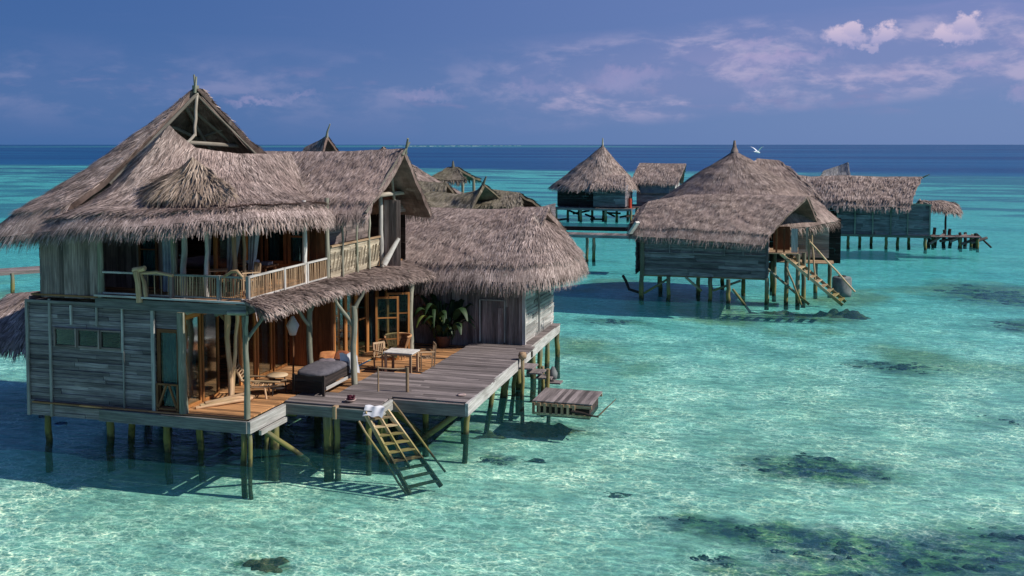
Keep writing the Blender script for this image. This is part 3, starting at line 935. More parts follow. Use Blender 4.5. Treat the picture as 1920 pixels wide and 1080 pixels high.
for lo, hi, m_ in [((-18.6, 23.26, 0.98), (-14.0, 23.36, 1.30), 'beam_wood'), ((-14.0, 23.3, 0.98), (-13.9, 25.3, 1.30), 'pale_weathered_wood'),
                   ((-13.88, 23.7, 0.84), (-13.80, 25.1, 0.97), 'pale_weathered_wood'), ((-13.98, 25.22, 1.02), (-12.4, 25.32, 1.31), 'beam_wood'), ((-12.34, 25.20, 1.00), (-11.25, 25.31, 1.30), 'beam_wood'),
                   ((-12.42, 25.15, 1.0), (-12.32, 25.35, 1.36), 'tan_wood'), ((-11.25, 25.3, 1.02), (-11.17, 26.6, 1.31), 'pale_weathered_wood'), ((-11.3, 26.5, 0.96), (-8.92, 26.62, 1.31), 'deck_boards'),
                   ((-14.0, 34.9, 0.9), (-9.6, 35.0, 1.2), 'beam_wood')]:
    MB().box(lo, hi, .5).build('fascia_beam', m_, villa)
MB().bar((-8.93, 26.5, 1.17), (-9.36, 39.6, 1.17), .09, .36, rnd=.7).build('fascia_beam', 'pale_weathered_wood', villa)
jo = MB()
for y in (23.7, 25.8, 28, 30.2, 32.4, 34.4):
    jo.bar((-20.9, y, 1.15), (-9.1 if y > 26.5 else (-11.3 if y > 25.5 else -14.1), y, 1.15), .12, .2, rnd=.3)
jo.build('joists', 'dark_wood', villa)
for x, y in ((-19.9, 27.2), (-18.3, 26.0), (-17.6, 30.5), (-15.6, 26.6), (-20.6, 29.0), (-15.2, 29.8), (-13.0, 28.2), (-18.9, 32.0)):
    pile(villa, x, y, 1.05, .12)
for a, b_ in [((-20.9, 26.2, .75), (-14.2, 26.4, .7)), ((-20.9, 29.5, .7), (-12.0, 29.6, .7)), ((-19.8, 26.5, .9), (-18.2, 26.4, -.5)), ((-16.5, 27.5, .9), (-14.9, 27.6, -.4)), ((-12.2, 27.9, .9), (-10.6, 28.0, -.3))]:
    MB().tube(wobble(a, b_, 4, .03), .09, 7).build('brace', 'pile_wood', villa)
rs = MB()
rs.box((-12.98, 29.53, 1.1), (-11.5, 29.56, 1.33))
rs.box((-11.54, 29.57, 1.1), (-11.5, 34.7, 1.33))
rs.box((-13.0, 26.65, 1.1), (-12.96, 29.5, 1.33))
rs.build('riser', 'warm_floor', villa)

# --- piles
for x, y, r_, ln in [(-20.95, 24.0, .10, (0, 0)), (-20.8, 26.5, .1, (0, 0)), (-19.3, 24.6, .11, (0, 0)), (-18.8, 24.95, .10, (-.05, 0)), (-17.05, 24.1, .10, (.1, 0)), (-16.25, 24.5, .10, (.1, 0)),
                     (-14.3, 23.62, .085, (0, .05)), (-14.12, 23.6, .06, (.05, 0)), (-14.25, 25.2, .14, (0, 0)), (-14.45, 25.1, .07, (0, 0)), (-12.75, 25.55, .15, (0, 0)), (-12.5, 25.62, .09, (0, 0)), (-11.85, 26.3, .085, (0, 0)), (-11.6, 26.75, .14, (0, 0)),
                     (-9.4, 28.1, .085, (-.15, 0)), (-9.55, 31.2, .09, (-.3, 0)), (-9.5, 32.6, .14, (-.3, 0)), (-9.3, 32.9, .08, (-.2, 0)), (-9.45, 33.8, .12, (0, 0)), (-9.4, 35.6, .12, (0, 0)), (-9.3, 36.3, .1, (0, 0)), (-9.35, 37.6, .1, (0, 0)),
                     (-9.4, 39.5, .11, (0, 0)), (-17.5, 28.0, .13, (0, 0)), (-14.5, 28.3, .13, (0, 0)), (-12.0, 28.6, .12, (0, 0)), (-10.9, 28.4, .10, (0, 0)), (-19.8, 30.0, .13, (0, 0)), (-16.3, 31.3, .13, (0, 0)), (-13.4, 31.6, .13, (0, 0)),
                     (-11.4, 32.0, .13, (0, 0)), (-12.5, 35.8, .13, (0, 0)), (-15.0, 35.5, .13, (0, 0)), (-10.6, 39.5, .12, (0, 0)), (-18.2, 33.5, .13, (0, 0)), (-10.2, 30.0, .12, (0, 0))]:
    pile(villa, x, y, 1.05, r_, ln)
for a, b_, r_ in [((-13.9, 24.0, .9), (-13.0, 25.4, -0.5), .07), ((-9.3, 27.6, .95), (-10.9, 26.9, -.25), .09), ((-18.9, 24.6, .85), (-17.2, 24.3, 1.0), .06)]:
    MB().tube(wobble(a, b_, 4, .02), r_, 7).build('brace', 'pile_wood', villa)

# --- lower storey front wall
b = MB()
b.boards((-21.12, 23.5, 0.93), (1, 0, 0), (0, 0, 1), 4.2, 3.32, 0.115, 0.03, holes=[(0.92, 3.19, 2.03, 2.55)], splits=1.7, jit=.012, tilt=.016, edge=.03)
lw = b.build('wall', 'grey_siding', villa)
lw['label'] = 'shaded front wall of blue grey horizontal boards'
b = MB()
for x, z0, z1, w_ in [(-21.1, .93, 4.25, .09), (-20.32, .93, 4.3, .07), (-16.95, 1.0, 4.3, .10), (-19.6, 3.6, 4.15, .05), (-18.75, 3.6, 4.15, .05), (-17.92, 2.9, 4.15, .05), (-17.9, .95, 2.9, .03)]:
    b.bar((x, 23.44, z0), (x, 23.44, z1), w_, .05, (0, 1, 0))
b.bar((-21.12, 23.43, 4.22), (-16.9, 23.43, 4.22), .06, .07)
b.build('battens', 'pale_weathered_wood', villa)['label'] = 'thin upright battens on the boarded wall'
for i, x in enumerate((-20.2, -19.42, -18.66)):
    window(villa, (x, 23.47, 2.96), (1, 0, 0), .76 - .02 * i, .54, .08, .05, 'brown_grey_boards', 0, (0.12, 1, 'sheer_cloth') if i == 1 else None, N=(0, -1, 0))
b = MB()
b.boards((-21.1, 34.4, 0.93), (0, -1, 0), (0, 0, 1), 10.85, 3.4, 0.16, 0.03, splits=3)
b.build('wall', 'grey_siding', villa)
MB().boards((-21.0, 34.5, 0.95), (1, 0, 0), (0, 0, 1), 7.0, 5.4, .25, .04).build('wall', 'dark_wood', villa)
# door bay
window(villa, (-16.88, 23.55, 1.36), (1, 0, 0), 0.72, 2.25, .07, .10, 'dark_teak', 0, (0.48, -1, 'pale_blue_cloth'), 'door', N=(0, -1, 0))
b = MB()
b.boards((-16.92, 23.55, 3.62), (1, 0, 0), (0, 0, 1), .8, .62, .13, .03)
b.build('wall', 'grey_siding', villa)
b = MB()
for a, c in [((-16.82, 2.1), (-16.22, 2.1)), ((-16.82, 1.42), (-16.55, 2.1)), ((-16.22, 1.42), (-16.48, 2.1)), ((-16.82, 1.42), (-16.22, 1.42))]:
    b.bar((a[0], 23.45, a[1]), (c[0], 23.45, c[1]), .05, .05)
for x in (-16.84, -16.2):
    b.bar((x, 23.45, 1.36), (x, 23.45, 2.12), .05, .05, (0, 1, 0))
b.build('door_rail', 'dark_teak', villa)
# posts of the porch
post(villa, 'post', (-16.02, 23.47, 1.34), (-16.08, 23.47, 4.1), .12, .015)
cp = post(villa, 'post', (-14.08, 23.45, 1.34), (-14.12, 23.45, 4.1), .085, .03)
fk = MB()
fk.tube(wobble((-14.1, 23.45, 3.4), (-13.75, 23.9, 4.1), 4, .02), [.06, .055, .05, .045, .04], 7)
fk.tube(wobble((-14.1, 23.45, 3.45), (-13.95, 23.3, 4.15), 4, .02), [.055, .05, .05, .045, .04], 7)
fk.tube([(-14.55, 23.35, 4.18), (-13.95, 23.3, 4.2)], .06, 8)
fk.build('fork', 'post_wood', cp)
post(villa, 'post', (-14.16, 23.6, 1.34), (-14.2, 23.62, 2.9), .05, .02, 'pale_weathered_wood')
dp = MB()
dp.tube(wobble((-15.55, 25.0, 1.34), (-15.62, 25.0, 4.1), 6, .05), [.06, .09, .08, .075, .08, .1, .09], 8, wob=.08)
dp.tube(wobble((-15.5, 25.05, 1.34), (-15.3, 25.05, 4.1), 6, .06), [.045, .05, .06, .05, .05, .06, .05], 8, wob=.08)
dp.tube(wobble((-15.6, 25.0, 3.6), (-15.95, 24.8, 4.1), 3, .02), [.06, .05, .045, .03], 7)
dp.build('driftwood_post', 'driftwood_warm', villa)
for (x, y), (dx, dy) in [((-14.3, 27.5), (-.35, -.6)), ((-12.95, 27.75), (-.5, -.35)), ((-13.2, 33.0), (.1, .2))]:
    f0 = post(villa, 'post', (x, y, 1.34), (x, y, 3.75), .10, .03)
    fk = MB()
    fk.tube(wobble((x, y, 3.1), (x + dx, y + dy, 4.05), 4, .03), [.07, .06, .055, .05, .045], 7)
    fk.tube(wobble((x, y, 3.6), (x - dx * .5, y - dy * .5, 4.2), 4, .02), [.09, .07, .06, .05, .04], 7)
    fk.build('fork', 'post_wood', f0)
MB().bar((-13.5, 23.5, 4.12), (-13.4, 34, 4.05), .09, .09).build('roof_plate', 'post_wood', villa)
# inner glazed walls of the porch
for y, w_ in [(23.75, .8), (24.6, .85), (26.6, .9), (27.6, .9), (28.6, .9)]:
    window(villa, (-16.2, y, 1.36), (0, 1, 0), w_, 2.55, .07, .08, 'teak', 0, (.35, random.choice((-1, 1)), 'sheer_cloth'), N=(1, 0, 0))
MB().bar((-16.15, 23.6, 3.98), (-16.15, 29.6, 3.98), .12, .14, rnd=.8).build('lintel', 'teak', villa)
b = MB()
b.boards((-16.15, 29.6, 1.36), (0, 0, 1), (1, 0, 0), 2.8, 1.6, .3, .04, splits=3)
pb = b.build('panel', 'dark_teak', villa)
pb['label'] = 'reddish brown board panel at the back of the porch'
for i in range(5):
    window(villa, (-14.58, 29.65 + i * .88, 1.22), (0, 1, 0), .86, 2.75, .08, .09, 'teak', 1 if i in (2, 4) else 0, (.25, 1, 'sheer_cloth') if i % 2 else None, 'door', N=(1, 0, 0))
for i in range(2):
    window(villa, (-13.9 + .0 * i, 31.5 + 1.0 * i, 1.24), (.75, .35, 0), .8, 2.2, .05, .07, 'teak', 2, None, 'door')
# ceilings and upper floor
b = MB()
b.boards((-21.0, 23.5, 4.40), (1, 0, 0), (0, 1, 0), 6.92, 10.9, .14, .05, splits=4, tilt=0)
b.build('upper_floor', 'warm_floor', villa)
MB().bar((-18.7, 23.38, 4.27), (-14.0, 23.38, 4.27), .10, .27, rnd=.3).build('fascia_beam', 'beam_wood', villa)
MB().bar((-18.7, 23.31, 4.49), (-14.0, 23.31, 4.47), .08, .05, rnd=.8).build('sill', 'pale_weathered_wood', villa)
MB().bar((-14.02, 23.45, 4.27), (-14.02, 32.1, 4.27), .10, .24, rnd=.3).build('fascia_beam', 'beam_wood', villa)
for x, y in ((-17, 24.0), (-15.9, 24.0), (-15, 24.0)):
    MB().tube(wobble((x, 23.5, 4.1), (x + .1, 28, 4.12), 3, .02), .07, 7).build('joist', 'post_wood', villa)

# --- upper storey
b = MB()
b.boards((-18.6, 23.55, 4.33), (0, 0, 1), (-1, 0, 0), 2.5, 2.05, .20, .035, splits=9, jit=.02, tilt=.03)
ub = b.build('wall', 'brown_grey_boards', villa)
ub['label'] = 'upper wall of wide upright weathered boards'
MB().boards((-20.7, 33.5, 4.4), (0, -1, 0), (0, 0, 1), 9.95, 2.3, .2, .04, splits=3).build('wall', 'grey_siding', villa)
post(villa, 'post', (-18.58, 23.45, 4.3), (-18.6, 23.45, 6.8), .09, .01)
b = MB()
b.boards((-17.25, 25.1, 4.44), (0, 0, 1), (-1, 0, 0), 2.6, 3.4, .18, .035, splits=9, jit=.02, tilt=.03)
b.build('wall', 'brown_grey_boards', villa)
window(villa, (-18.45, 24.95, 4.46), (1, 0, 0), .62, 2.3, .07, .06, 'dark_teak', 1, (.5, -1, 'sheer_cloth'), N=(0, -1, 0))
MB().grid(lambda a, c: Vector((-17.25 + a * .42, 24.35 + .05 * math.sin(a * 26) + .03 * math.sin(c * 5), 4.5 + c * 2.3)), 26, 6).build('curtain', 'pale_blue_cloth', villa)
for x0, w_ in ((-16.55, .25), (-15.85, .6), (-15.15, .45)):
    MB().grid(lambda a, c: Vector((x0 + a * w_ * (0.35 + .65 * c), 25.4 + .07 * math.sin(a * 20 + c), 4.95 + c * 1.9 - .25 * math.sin(a * 3) * (1 - c))), 22, 6).build('bed_curtain', 'sheer_cloth', villa)
for x, y, r_, m_ in [(-16.55, 23.85, .075, 'post_wood'), (-16.18, 23.8, .09, 'pale_weathered_wood'), (-15.6, 24.0, .06, 'pale_weathered_wood'), (-15.1, 24.6, .07, 'tan_wood'), (-14.85, 24.7, .05, 'tan_wood'),
                     (-14.07, 26.75, .075, 'pale_weathered_wood'), (-14.05, 28.2, .08, 'post_wood')]:
    post(villa, 'post', (x, y, 4.44), (x, y, 7.0), r_, .025, m_)
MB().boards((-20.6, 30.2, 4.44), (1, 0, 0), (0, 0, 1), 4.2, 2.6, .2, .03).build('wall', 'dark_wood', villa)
for y, w_ in [(25.5, .85), (26.4, .85), (27.3, .85)]:
    window(villa, (-16.3, y, 4.46), (0, 1, 0), w_, 2.35, .08, .10, 'teak' if y < 27 else 'dark_teak', 0, (.3, 1, 'sheer_cloth'), N=(1, 0, 0))
for x, w_, mm in [(-16.2, .75, 0), (-15.4, .75, 1)]:
    window(villa, (x, 28.2, 4.9), (1, 0, 0), w_, 1.75, .08, .10, 'dark_teak', mm, (.35, -1, 'sheer_cloth'), N=(0, -1, 0))
MB().boards((-16.25, 28.22, 4.44), (1, 0, 0), (0, 0, 1), 1.6, .45, .15, .03).build('panel', 'dark_teak', villa)
MB().boards((-14.62, 28.2, 4.44), (0, 0, 1), (1, 0, 0), 2.3, .5, .16, .03, splits=5).build('panel', 'dark_teak', villa)
MB().boards((-16.25, 28.3, 6.65), (1, 0, 0), (0, 0, 1), 2.1, .2, .15, .03).build('panel', 'dark_teak', villa)
# upper gallery wall of the wing
b = MB()
b.boards((-14.0, 28.3, 4.47), (0, 1, 0), (0, 0, 1), 3.75, .98, .1, .03, splits=1.1, jit=.012, tilt=.02)
for k in range(16):
    y0 = 28.4 + k * .225
    b.bar((-13.96, y0, 4.6 + .1 * random.random()), (-13.96, y0 + .2, 5.3 - .2 * random.random()), .02, .05, (1, 0, 0))
lt = b.build('carved_panel', 'lattice_wood', villa)
lt['label'] = 'pale carved parapet panel along the wing'
MB().boards((-14.35, 28.3, 5.45), (0, 1, 0), (0, 0, 1), 3.75, 1.3, .13, .03, splits=1.5, jit=.02, tilt=.02).build('wall', 'brown_grey_boards', villa)
MB().boards((-14.1, 29.7, 6.9), (0, 1, 0), (0, 0, 1), 3.0, .45, .12, .03, splits=1.5).build('gable_boards', 'brown_grey_boards', villa)
MB().bar((-13.97, 28.3, 5.48), (-13.97, 32.1, 5.46), .07, .06).build('top_rail', 'tan_wood', villa)
for y in (29.05, 30.15, 31.1):
    post(villa, 'post', (-13.93, y, 4.45), (-13.93, y, 6.75), .045, .02, 'post_wood', 6)
post(villa, 'post', (-13.93, 32.15, 4.4), (-13.98, 32.15, 7.0), .085, .015, 'pale_weathered_wood')
b = MB()
b.boards((-13.3, 32.32, 4.42), (0, 0, 1), (-1, 0, 0), 2.3, .6, .15, .03, splits=5, jit=.02, tilt=.03)
b.boards((-13.9, 32.7, 6.2), (0, 1, 0), (0, 0, 1), 2.0, .5, .12, .03)
b.build('wall', 'brown_grey_boards', villa)

# railings: front and side of the balcony
def railing(name, p0, p1, H, n_bal, posts, m1, m2, br=.012, end=0.04):
    p0, p1 = Vector(p0), Vector(p1)
    r0 = MB()
    r0.bar(p0 + Vector((0, 0, H)), p1 + Vector((0, 0, H)), .06, .05, rnd=.8)
    r0.bar(p0 + Vector((0, 0, .1)), p1 + Vector((0, 0, .1)), .045, .04, rnd=.7)
    ro = r0.build(name, m1, villa)
    for t in posts:
        q = p0.lerp(p1, t)
        MB().bar(q, q + Vector((0, 0, H + .03)), .09, .09, (0, 1, 0)).build('post', m1, ro)
    if n_bal:
        bb = MB()
        for i in range(n_bal):
            q = p0.lerp(p1, (i + .5) / n_bal)
            bb.tube([q + Vector((0, 0, .1)), q + Vector((random.uniform(-.02, .02), random.uniform(-.02, .02), H))], br, 5)
        bb.build('balusters', m2, ro)
    return ro


railing('railing', (-18.5, 23.42, 4.45), (-17.2, 23.42, 4.45), .68, 0, (), 'pale_weathered_wood', 'tan_wood')['label'] = 'open two bar railing on the shaded balcony end'
railing('railing', (-17.15, 23.40, 4.45), (-16.3, 23.40, 4.45), .68, 4, (0, 1), 'brown_grey_boards', 'tan_wood')
railing('railing', (-16.2, 23.41, 4.45), (-14.85, 23.41, 4.45), .68, 26, (1,), 'beam_wood', 'tan_wood')
railing('railing', (-14.8, 23.42, 4.45), (-14.15, 23.42, 4.45), .68, 12, (), 'beam_wood', 'tan_wood')
railing('railing', (-14.03, 23.5, 4.45), (-14.03, 28.1, 4.45), .68, 74, (0.0, .42, .72), 'pale_weathered_wood', 'tan_wood')['label'] = 'sunlit side railing of the balcony with thin bamboo balusters'
db = MB()
db.tube([(-14.7, 23.4, 5.12), (-14.45, 23.4, 5.28), (-14.3, 23.4, 5.3), (-14.12, 23.4, 5.14)], [.03, .045, .05, .03], 7)
db.build('driftwood_rail', 'driftwood_warm', villa)
dr = MB()
dr.tube([(-17.25, 23.3, 4.35), (-17.28, 23.3, 4.9), (-17.32, 23.3, 5.2)], [.09, .08, .1], 8, wob=.1)
dr.tube([(-17.4, 23.3, 5.22), (-17.05, 23.3, 5.3)], [.1, .07], 8, wob=.1)
dr.build('driftwood_post', 'driftwood_warm', villa)
dr = MB()
dr.tube([(-17.05, 23.32, 4.5), (-17.1, 23.32, 4.9), (-17.2, 23.32, 5.15), (-16.7, 23.32, 5.2), (-16.2, 23.32, 5.12)], [.06, .055, .05, .04, .05], 7, wob=.1)
dr.build('driftwood_rail', 'driftwood_warm', villa)

# --- bath house walls
b = MB()
b.boards((-9.62, 34.98, 1.10), (0, 0, 1), (-1, 0, 0), 3.0, 4.95, .19, .03, splits=2.2, jit=.02, tilt=.03)
bw = b.build('wall', 'brown_grey_boards', villa)
bw['label'] = 'bath house wall of upright brown grey boards behind the deck'
b = MB()
b.boards((-9.6, 35.0, 1.36), (0, 1, 0), (0, 0, 1), 4.6, 2.75, .14, .03, splits=1.6, jit=.02, tilt=.03)
bs = b.build('wall', 'pale_weathered_wood', villa)
bs['label'] = 'sunlit bleached side wall of the bath house'
MB().bar((-9.56, 34.94, 1.36), (-9.56, 34.94, 4.1), .12, .10, (0, 1, 0), rnd=.9).build('post', 'pale_weathered_wood', villa)
MB().bar((-9.5, 36.9, 1.5), (-9.5, 36.9, 4.0), .06, .06, (0, 1, 0)).build('post', 'pale_weathered_wood', villa)
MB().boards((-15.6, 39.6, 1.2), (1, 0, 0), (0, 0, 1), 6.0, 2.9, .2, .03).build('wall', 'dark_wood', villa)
MB().boards((-15.6, 35.0, 1.2), (0, 1, 0), (0, 0, 1), 4.6, 2.9, .2, .03).build('wall', 'grey_siding', villa)
b = MB()
for x, z, w_, h_ in [(-11.25, 1.4, .95, 1.55)]:
    for p_, q_ in [((x, z), (x, z + h_)), ((x + w_, z), (x + w_, z + h_)), ((x, z + h_), (x + w_, z + h_))]:
        b.bar((p_[0], 34.93, p_[1]), (q_[0], 34.93, q_[1]), .05, .05, (0, 1, 0))
b.build('door_trim', 'pale_weathered_wood', villa)

# --- sea stairs from the deck
st = MB()
A0, A1 = Vector((-11.45, 25.2, 1.25)), Vector((-9.95, 24.75, -.75))
B0, B1 = Vector((-10.95, 25.55, 1.25)), Vector((-9.35, 25.55, -.75))
st.bar(A0, A1, .07, .12, rnd=.7)
st.bar(B0, B1, .07, .12, rnd=.9)
st.bar(A0 + Vector((.28, .15, .0)), A0.lerp(A1, .72) + Vector((.28, .25, 0)), .05, .08, rnd=.8)
stairs = st.build('sea_stairs', 'ladder_wood', villa)
stairs['label'] = 'steep tan wooden steps going down into the water'
for i in range(9):
    t = .08 + i * .105
    a, c = A0.lerp(A1, t), B0.lerp(B1, t)
    MB().bar(a, c, .17, .035).build('step', 'ladder_wood', stairs)
for P0, P1 in (((-11.55, 25.0, 1.05), (-10.0, 24.6, -.7)), ((-10.85, 25.75, 1.45), (-9.3, 25.75, -.4))):
    MB().tube(wobble(P0, P1, 6, .02), .032, 7).build('handrail', 'ladder_wood', stairs)
# ------------------------------------------------------------------ furniture and loose things on the villa
def xf(mb, loc, rz=0.0):
    c, s_ = math.cos(rz), math.sin(rz)
    Rm = np.array([[c, -s_, 0], [s_, c, 0], [0, 0, 1]])
    mb.v = [v @ Rm.T + np.array(loc) for v in mb.v]
    return mb


def chair(name, loc, rz, label, m='tan_wood', group=None):
    t = thing(name, loc, label, 'chair', group)
    B = lambda b, n_: xf(b, loc, rz).build(n_, m, t)
    b = MB()
    for k in range(5):
        b.box((-.22, -.21 + k * .085, .42), (.22, -.14 + k * .085, .445))
    B(b, 'seat')
    b = MB()
    for k in range(6):
        b.bar((-.18 + k * .072, .23, .48), (-.18 + k * .072, .29, .84), .03, .015)
    b.bar((-.23, .29, .86), (.23, .29, .86), .03, .06)
    B(b, 'backrest')
    for x in (-.22, .22):
        for y, h in ((-.2, .62), (.22, .86)):
            B(MB().bar((x, y, 0), (x, y + (.07 if h > .7 else 0), h), .04, .04, (0, 1, 0)), 'leg')
        B(MB().bar((x, -.24, .64), (x, .26, .64), .05, .03), 'armrest')
    return t


def tub_chair(loc, rz):
    t = thing('tub_chair', loc, 'round backed woven cane tub chair behind the white topped table', 'chair')
    b = MB()
    for i in range(9):
        z = .42 + i * .045
        r_ = .30 + i * .018
        b.tube([(r_ * math.cos(a), r_ * math.sin(a), z) for a in np.linspace(-.55, math.pi + .55, 16)], .016, 5, .4)
    b.tube([(.46 * math.cos(a), .46 * math.sin(a), .84) for a in np.linspace(-.6, math.pi + .6, 18)], .035, 7, .9)
    for a in np.linspace(-.5, math.pi + .5, 14):
        b.tube([(.29 * math.cos(a), .29 * math.sin(a), .4), (.46 * math.cos(a), .46 * math.sin(a), .84)], .011, 5, .3)
    xf(b, loc, rz).build('backrest', 'rattan', t)
    xf(MB().lathe((0, 0, 0), [(0.001, .45), (.30, .45), (.31, .40), (.28, .37), (.001, .37)], 20), loc, rz).build('seat', 'rattan', t)
    for a in (.5, 2.6, 3.9, 5.5):
        xf(MB().tube([(.26 * math.cos(a), .26 * math.sin(a), .38), (.24 * math.cos(a), .24 * math.sin(a), 0)], .02, 6), loc, rz).build('leg', 'rattan', t)
    return t


# dining set
L0 = (-12.35, 30.05, 1.22)
t = thing('dining_table', L0, 'small wooden table with a white top on the brown lower deck', 'table')
xf(MB().box((-.5, -.36, .70), (.5, .36, .735)), L0).build('tabletop', 'white_paint', t)
xf(MB().box((-.46, -.33, .64), (.46, .33, .70)), L0).build('apron', 'tan_wood', t)
for x in (-.43, .43):
    for y in (-.3, .3):
        xf(MB().bar((x, y, 0), (x, y, .66), .07, .07, (0, 1, 0)), L0).build('leg', 'tan_wood', t)
chair('folding_chair', (-13.1, 30.35, 1.22), R(60), 'slatted wooden armchair at the near left of the white topped table')
chair('folding_chair', (-11.75, 30.7, 1.22), R(-60), 'slatted wooden armchair tipped towards the sun deck, right of the white topped table')
tub_chair((-13.25, 31.9, 1.22), R(10))

# low rail frame on the deck
L0 = (-11.45, 27.2, 1.355)
t = thing('guard_rail', L0, 'low rope topped guard rail standing near the deck edge', 'rail')
for x in (-.45, .42):
    xf(MB().tube([(x, 0, 0), (x, 0, .74)], .025 if x < 0 else .05, 7), L0, .2).build('post', 'tan_wood', t)
xf(MB().tube([(-.47, 0, .7), (0, .02, .67), (.45, 0, .7)], .022, 6), L0, .2).build('rail', 'tan_wood', t)

# daybed
L0 = (-13.65, 27.15, 1.34)
t = thing('daybed', L0, 'dark wooden daybed with a grey quilted mattress on the lower deck', 'daybed')
b = MB()
b.box((-.5, -1.05, .1), (.5, -1.0, .42))
b.box((-.5, 1.0, .1), (.5, 1.05, .75))
b.box((-.5, -1.0, .12), (-.46, 1.0, .55))
b.box((.46, -1.0, .30), (.5, 1.0, .55))
b.box((-.46, -1.0, .48), (.46, 1.0, .52))
b.box((-.46, -1.03, .1), (.46, -1.0, .6))
xf(b, L0).build('frame', 'dark_wood', t)
for x in (-.48, .48):
    for y in (-1.03, 1.03):
        xf(MB().bar((x, y, 0), (x, y, .62), .07, .07, (0, 1, 0)), L0).build('leg', 'dark_wood', t)
xf(MB().bar((.51, -.95, .22), (.51, .9, .22), .03, .09), L0).build('side_rail', 'pale_weathered_wood', t)


def cushion(mb, c, sx, sy, sz, rz=0, tx=0):
    def f(u, v):
        a, q = u * 2 * math.pi, (v - .5) * math.pi
        cx, cy = math.cos(a), math.sin(a)
        pw = lambda x, e: math.copysign(abs(x) ** e, x)
        x = pw(cx, .5) * pw(math.cos(q), .55) * sx
        y = pw(cy, .5) * pw(math.cos(q), .55) * sy
        z = pw(math.sin(q), .8) * sz + .012 * math.sin(x * 14) * math.sin(y * 12)
        y, z = y * math.cos(tx) - z * math.sin(tx), y * math.sin(tx) + z * math.cos(tx)
        x, y = x * math.cos(rz) - y * math.sin(rz), x * math.sin(rz) + y * math.cos(rz)
        return Vector(c) + Vector((x, y, z))
    return mb.grid(f, 24, 12)


xf(cushion(MB(), (0, -.05, .62), .52, 1.0, .13), L0).build('mattress', 'grey_mattress', t)
for c_, m_, rz, tx, lab in [((-13.95, 27.95, 2.08), 'orange_pillow', .3, .7, 'orange pillow leaning at the far end of the dark daybed'), ((-13.5, 28.0, 2.10), 'rust_pillow', -.2, .8, 'rust red pillow between the orange pillow and the white towel'),
                            ((-13.75, 27.45, 2.02), 'mauve_pillow', .1, .25, 'flat mauve grey pillow lying on the daybed mattress')]:
    tag(cushion(MB(), c_, .27, .22, .09, rz, tx).build('pillow', m_, loc=c_), lab, 'pillow', 'pillows on the daybed')
tw = MB().grid(lambda a, c: Vector((-13.42 + .42 * a + .1 * c, 27.65 + .35 * a + .02 * math.sin(c * 9), 2.28 - .62 * (c ** 1.4) + .03 * math.sin(a * 11 + c * 4) - .15 * max(0, a - .7))), 18, 14)
tag(tw.build('towel', 'white_cloth', loc=(-13.3, 27.7, 2.0)), 'white towel thrown over the edge of the dark daybed', 'towel')

# round side table
L0 = (-14.62, 26.05, 1.345)
t = thing('side_table', L0, 'small round dark table with a pale tan top beside the daybed', 'table')
xf(MB().lathe((0, 0, 0), [(.001, .58), (.30, .58), (.31, .56), (.30, .54), (.001, .54)], 24), L0).build('tabletop', 'cream_top', t)
for k in range(3):
    a = k * 2.1 + .4
    xf(MB().tube([(.2 * math.cos(a), .2 * math.sin(a), .55), (.26 * math.cos(a), .26 * math.sin(a), 0)], .022, 6), L0).build('leg', 'dark_wood', t)
xf(MB().lathe((0, 0, 0), [(.001, .2), (.22, .2), (.22, .18), (.001, .18)], 20), L0).build('shelf', 'dark_wood', t)

# planter lounge chair
L0 = (-15.05, 25.55, 1.345)
t = thing('lounge_chair', L0, 'pale bent wood lounge chair with outstretched arm rests on the sunny porch', 'chair')
for sx in (-.26, .26):
    b = MB()
    b.tube([(-.55, sx, .95), (-.35, sx, .55), (-.05, sx, .34), (.45, sx, .36), (.85, sx, .42)], [.028, .035, .035, .03, .035], 7)
    b.tube([(-.45, sx, .0), (-.2, sx, .3), (-.42, sx, .75)], .026, 7)
    b.tube([(.35, sx, 0), (.3, sx, .35)], .028, 7)
    xf(b, L0, .35).build('frame', 'driftwood_warm', t)
    xf(MB().bar((-.35, sx * 1.15, .56), (.75, sx * 1.15, .50), .08, .03), L0, .35).build('armrest', 'driftwood_warm', t)
b = MB()
for k in range(8):
    b.tube([(-.52 + k * .045, -.26, .9 - k * .07), (-.52 + k * .045, .26, .9 - k * .07)], .017, 6)
xf(b, L0, .35).build('backrest', 'tan_wood', t)
b = MB()
for k in range(8):
    b.tube([(-.1 + k * .075, -.26, .35), (-.1 + k * .075, .26, .35)], .017, 6)
xf(b, L0, .35).build('seat', 'tan_wood', t)

# odds and ends on the porch
L0 = (-15.85, 24.1, 1.345)
b = MB()
for k in range(3):
    b.tube([(-15.95 + .08 * k, 23.9 + .1 * k, 1.37 + .05 * k), (-15.2, 24.7 + .2 * k, 1.42 + .05 * k), (-14.95, 25.1 + .1 * k, 1.4)], .05, 7, wob=.1)
tag(b.build('driftwood_branch', 'driftwood_warm', loc=L0), 'bleached driftwood branches lying on the porch boards', 'driftwood')
L0 = (-15.0, 27.7, 1.345)
t = thing('lantern', L0, 'pale cloth lantern hung from a post above the porch', 'lantern')
xf(MB().lathe((0, 0, 0), [(.001, 2.02), (.05, 2.0), (.2, 1.72), (.15, 1.58), (.10, 1.42), (.001, 1.42)], 14), L0).build('lamp_shade', 'white_cloth', t)
xf(MB().tube([(0, 0, 0), (.02, 0, 1.5), (0, 0, 2.05)], .03, 7), L0).build('stand', 'dark_teak', t)
L0 = (-12.15, 25.75, 1.36)
t = thing('flower_dish', L0, 'dark red blossoms in a shallow dish at the deck edge', 'flowers')
xf(MB().lathe((0, 0, 0), [(.001, .02), (.12, .03), (.17, .08), (.15, .08), (.10, .05), (.001, .04)], 18), L0).build('dish', 'ceramic', t)
b = MB()
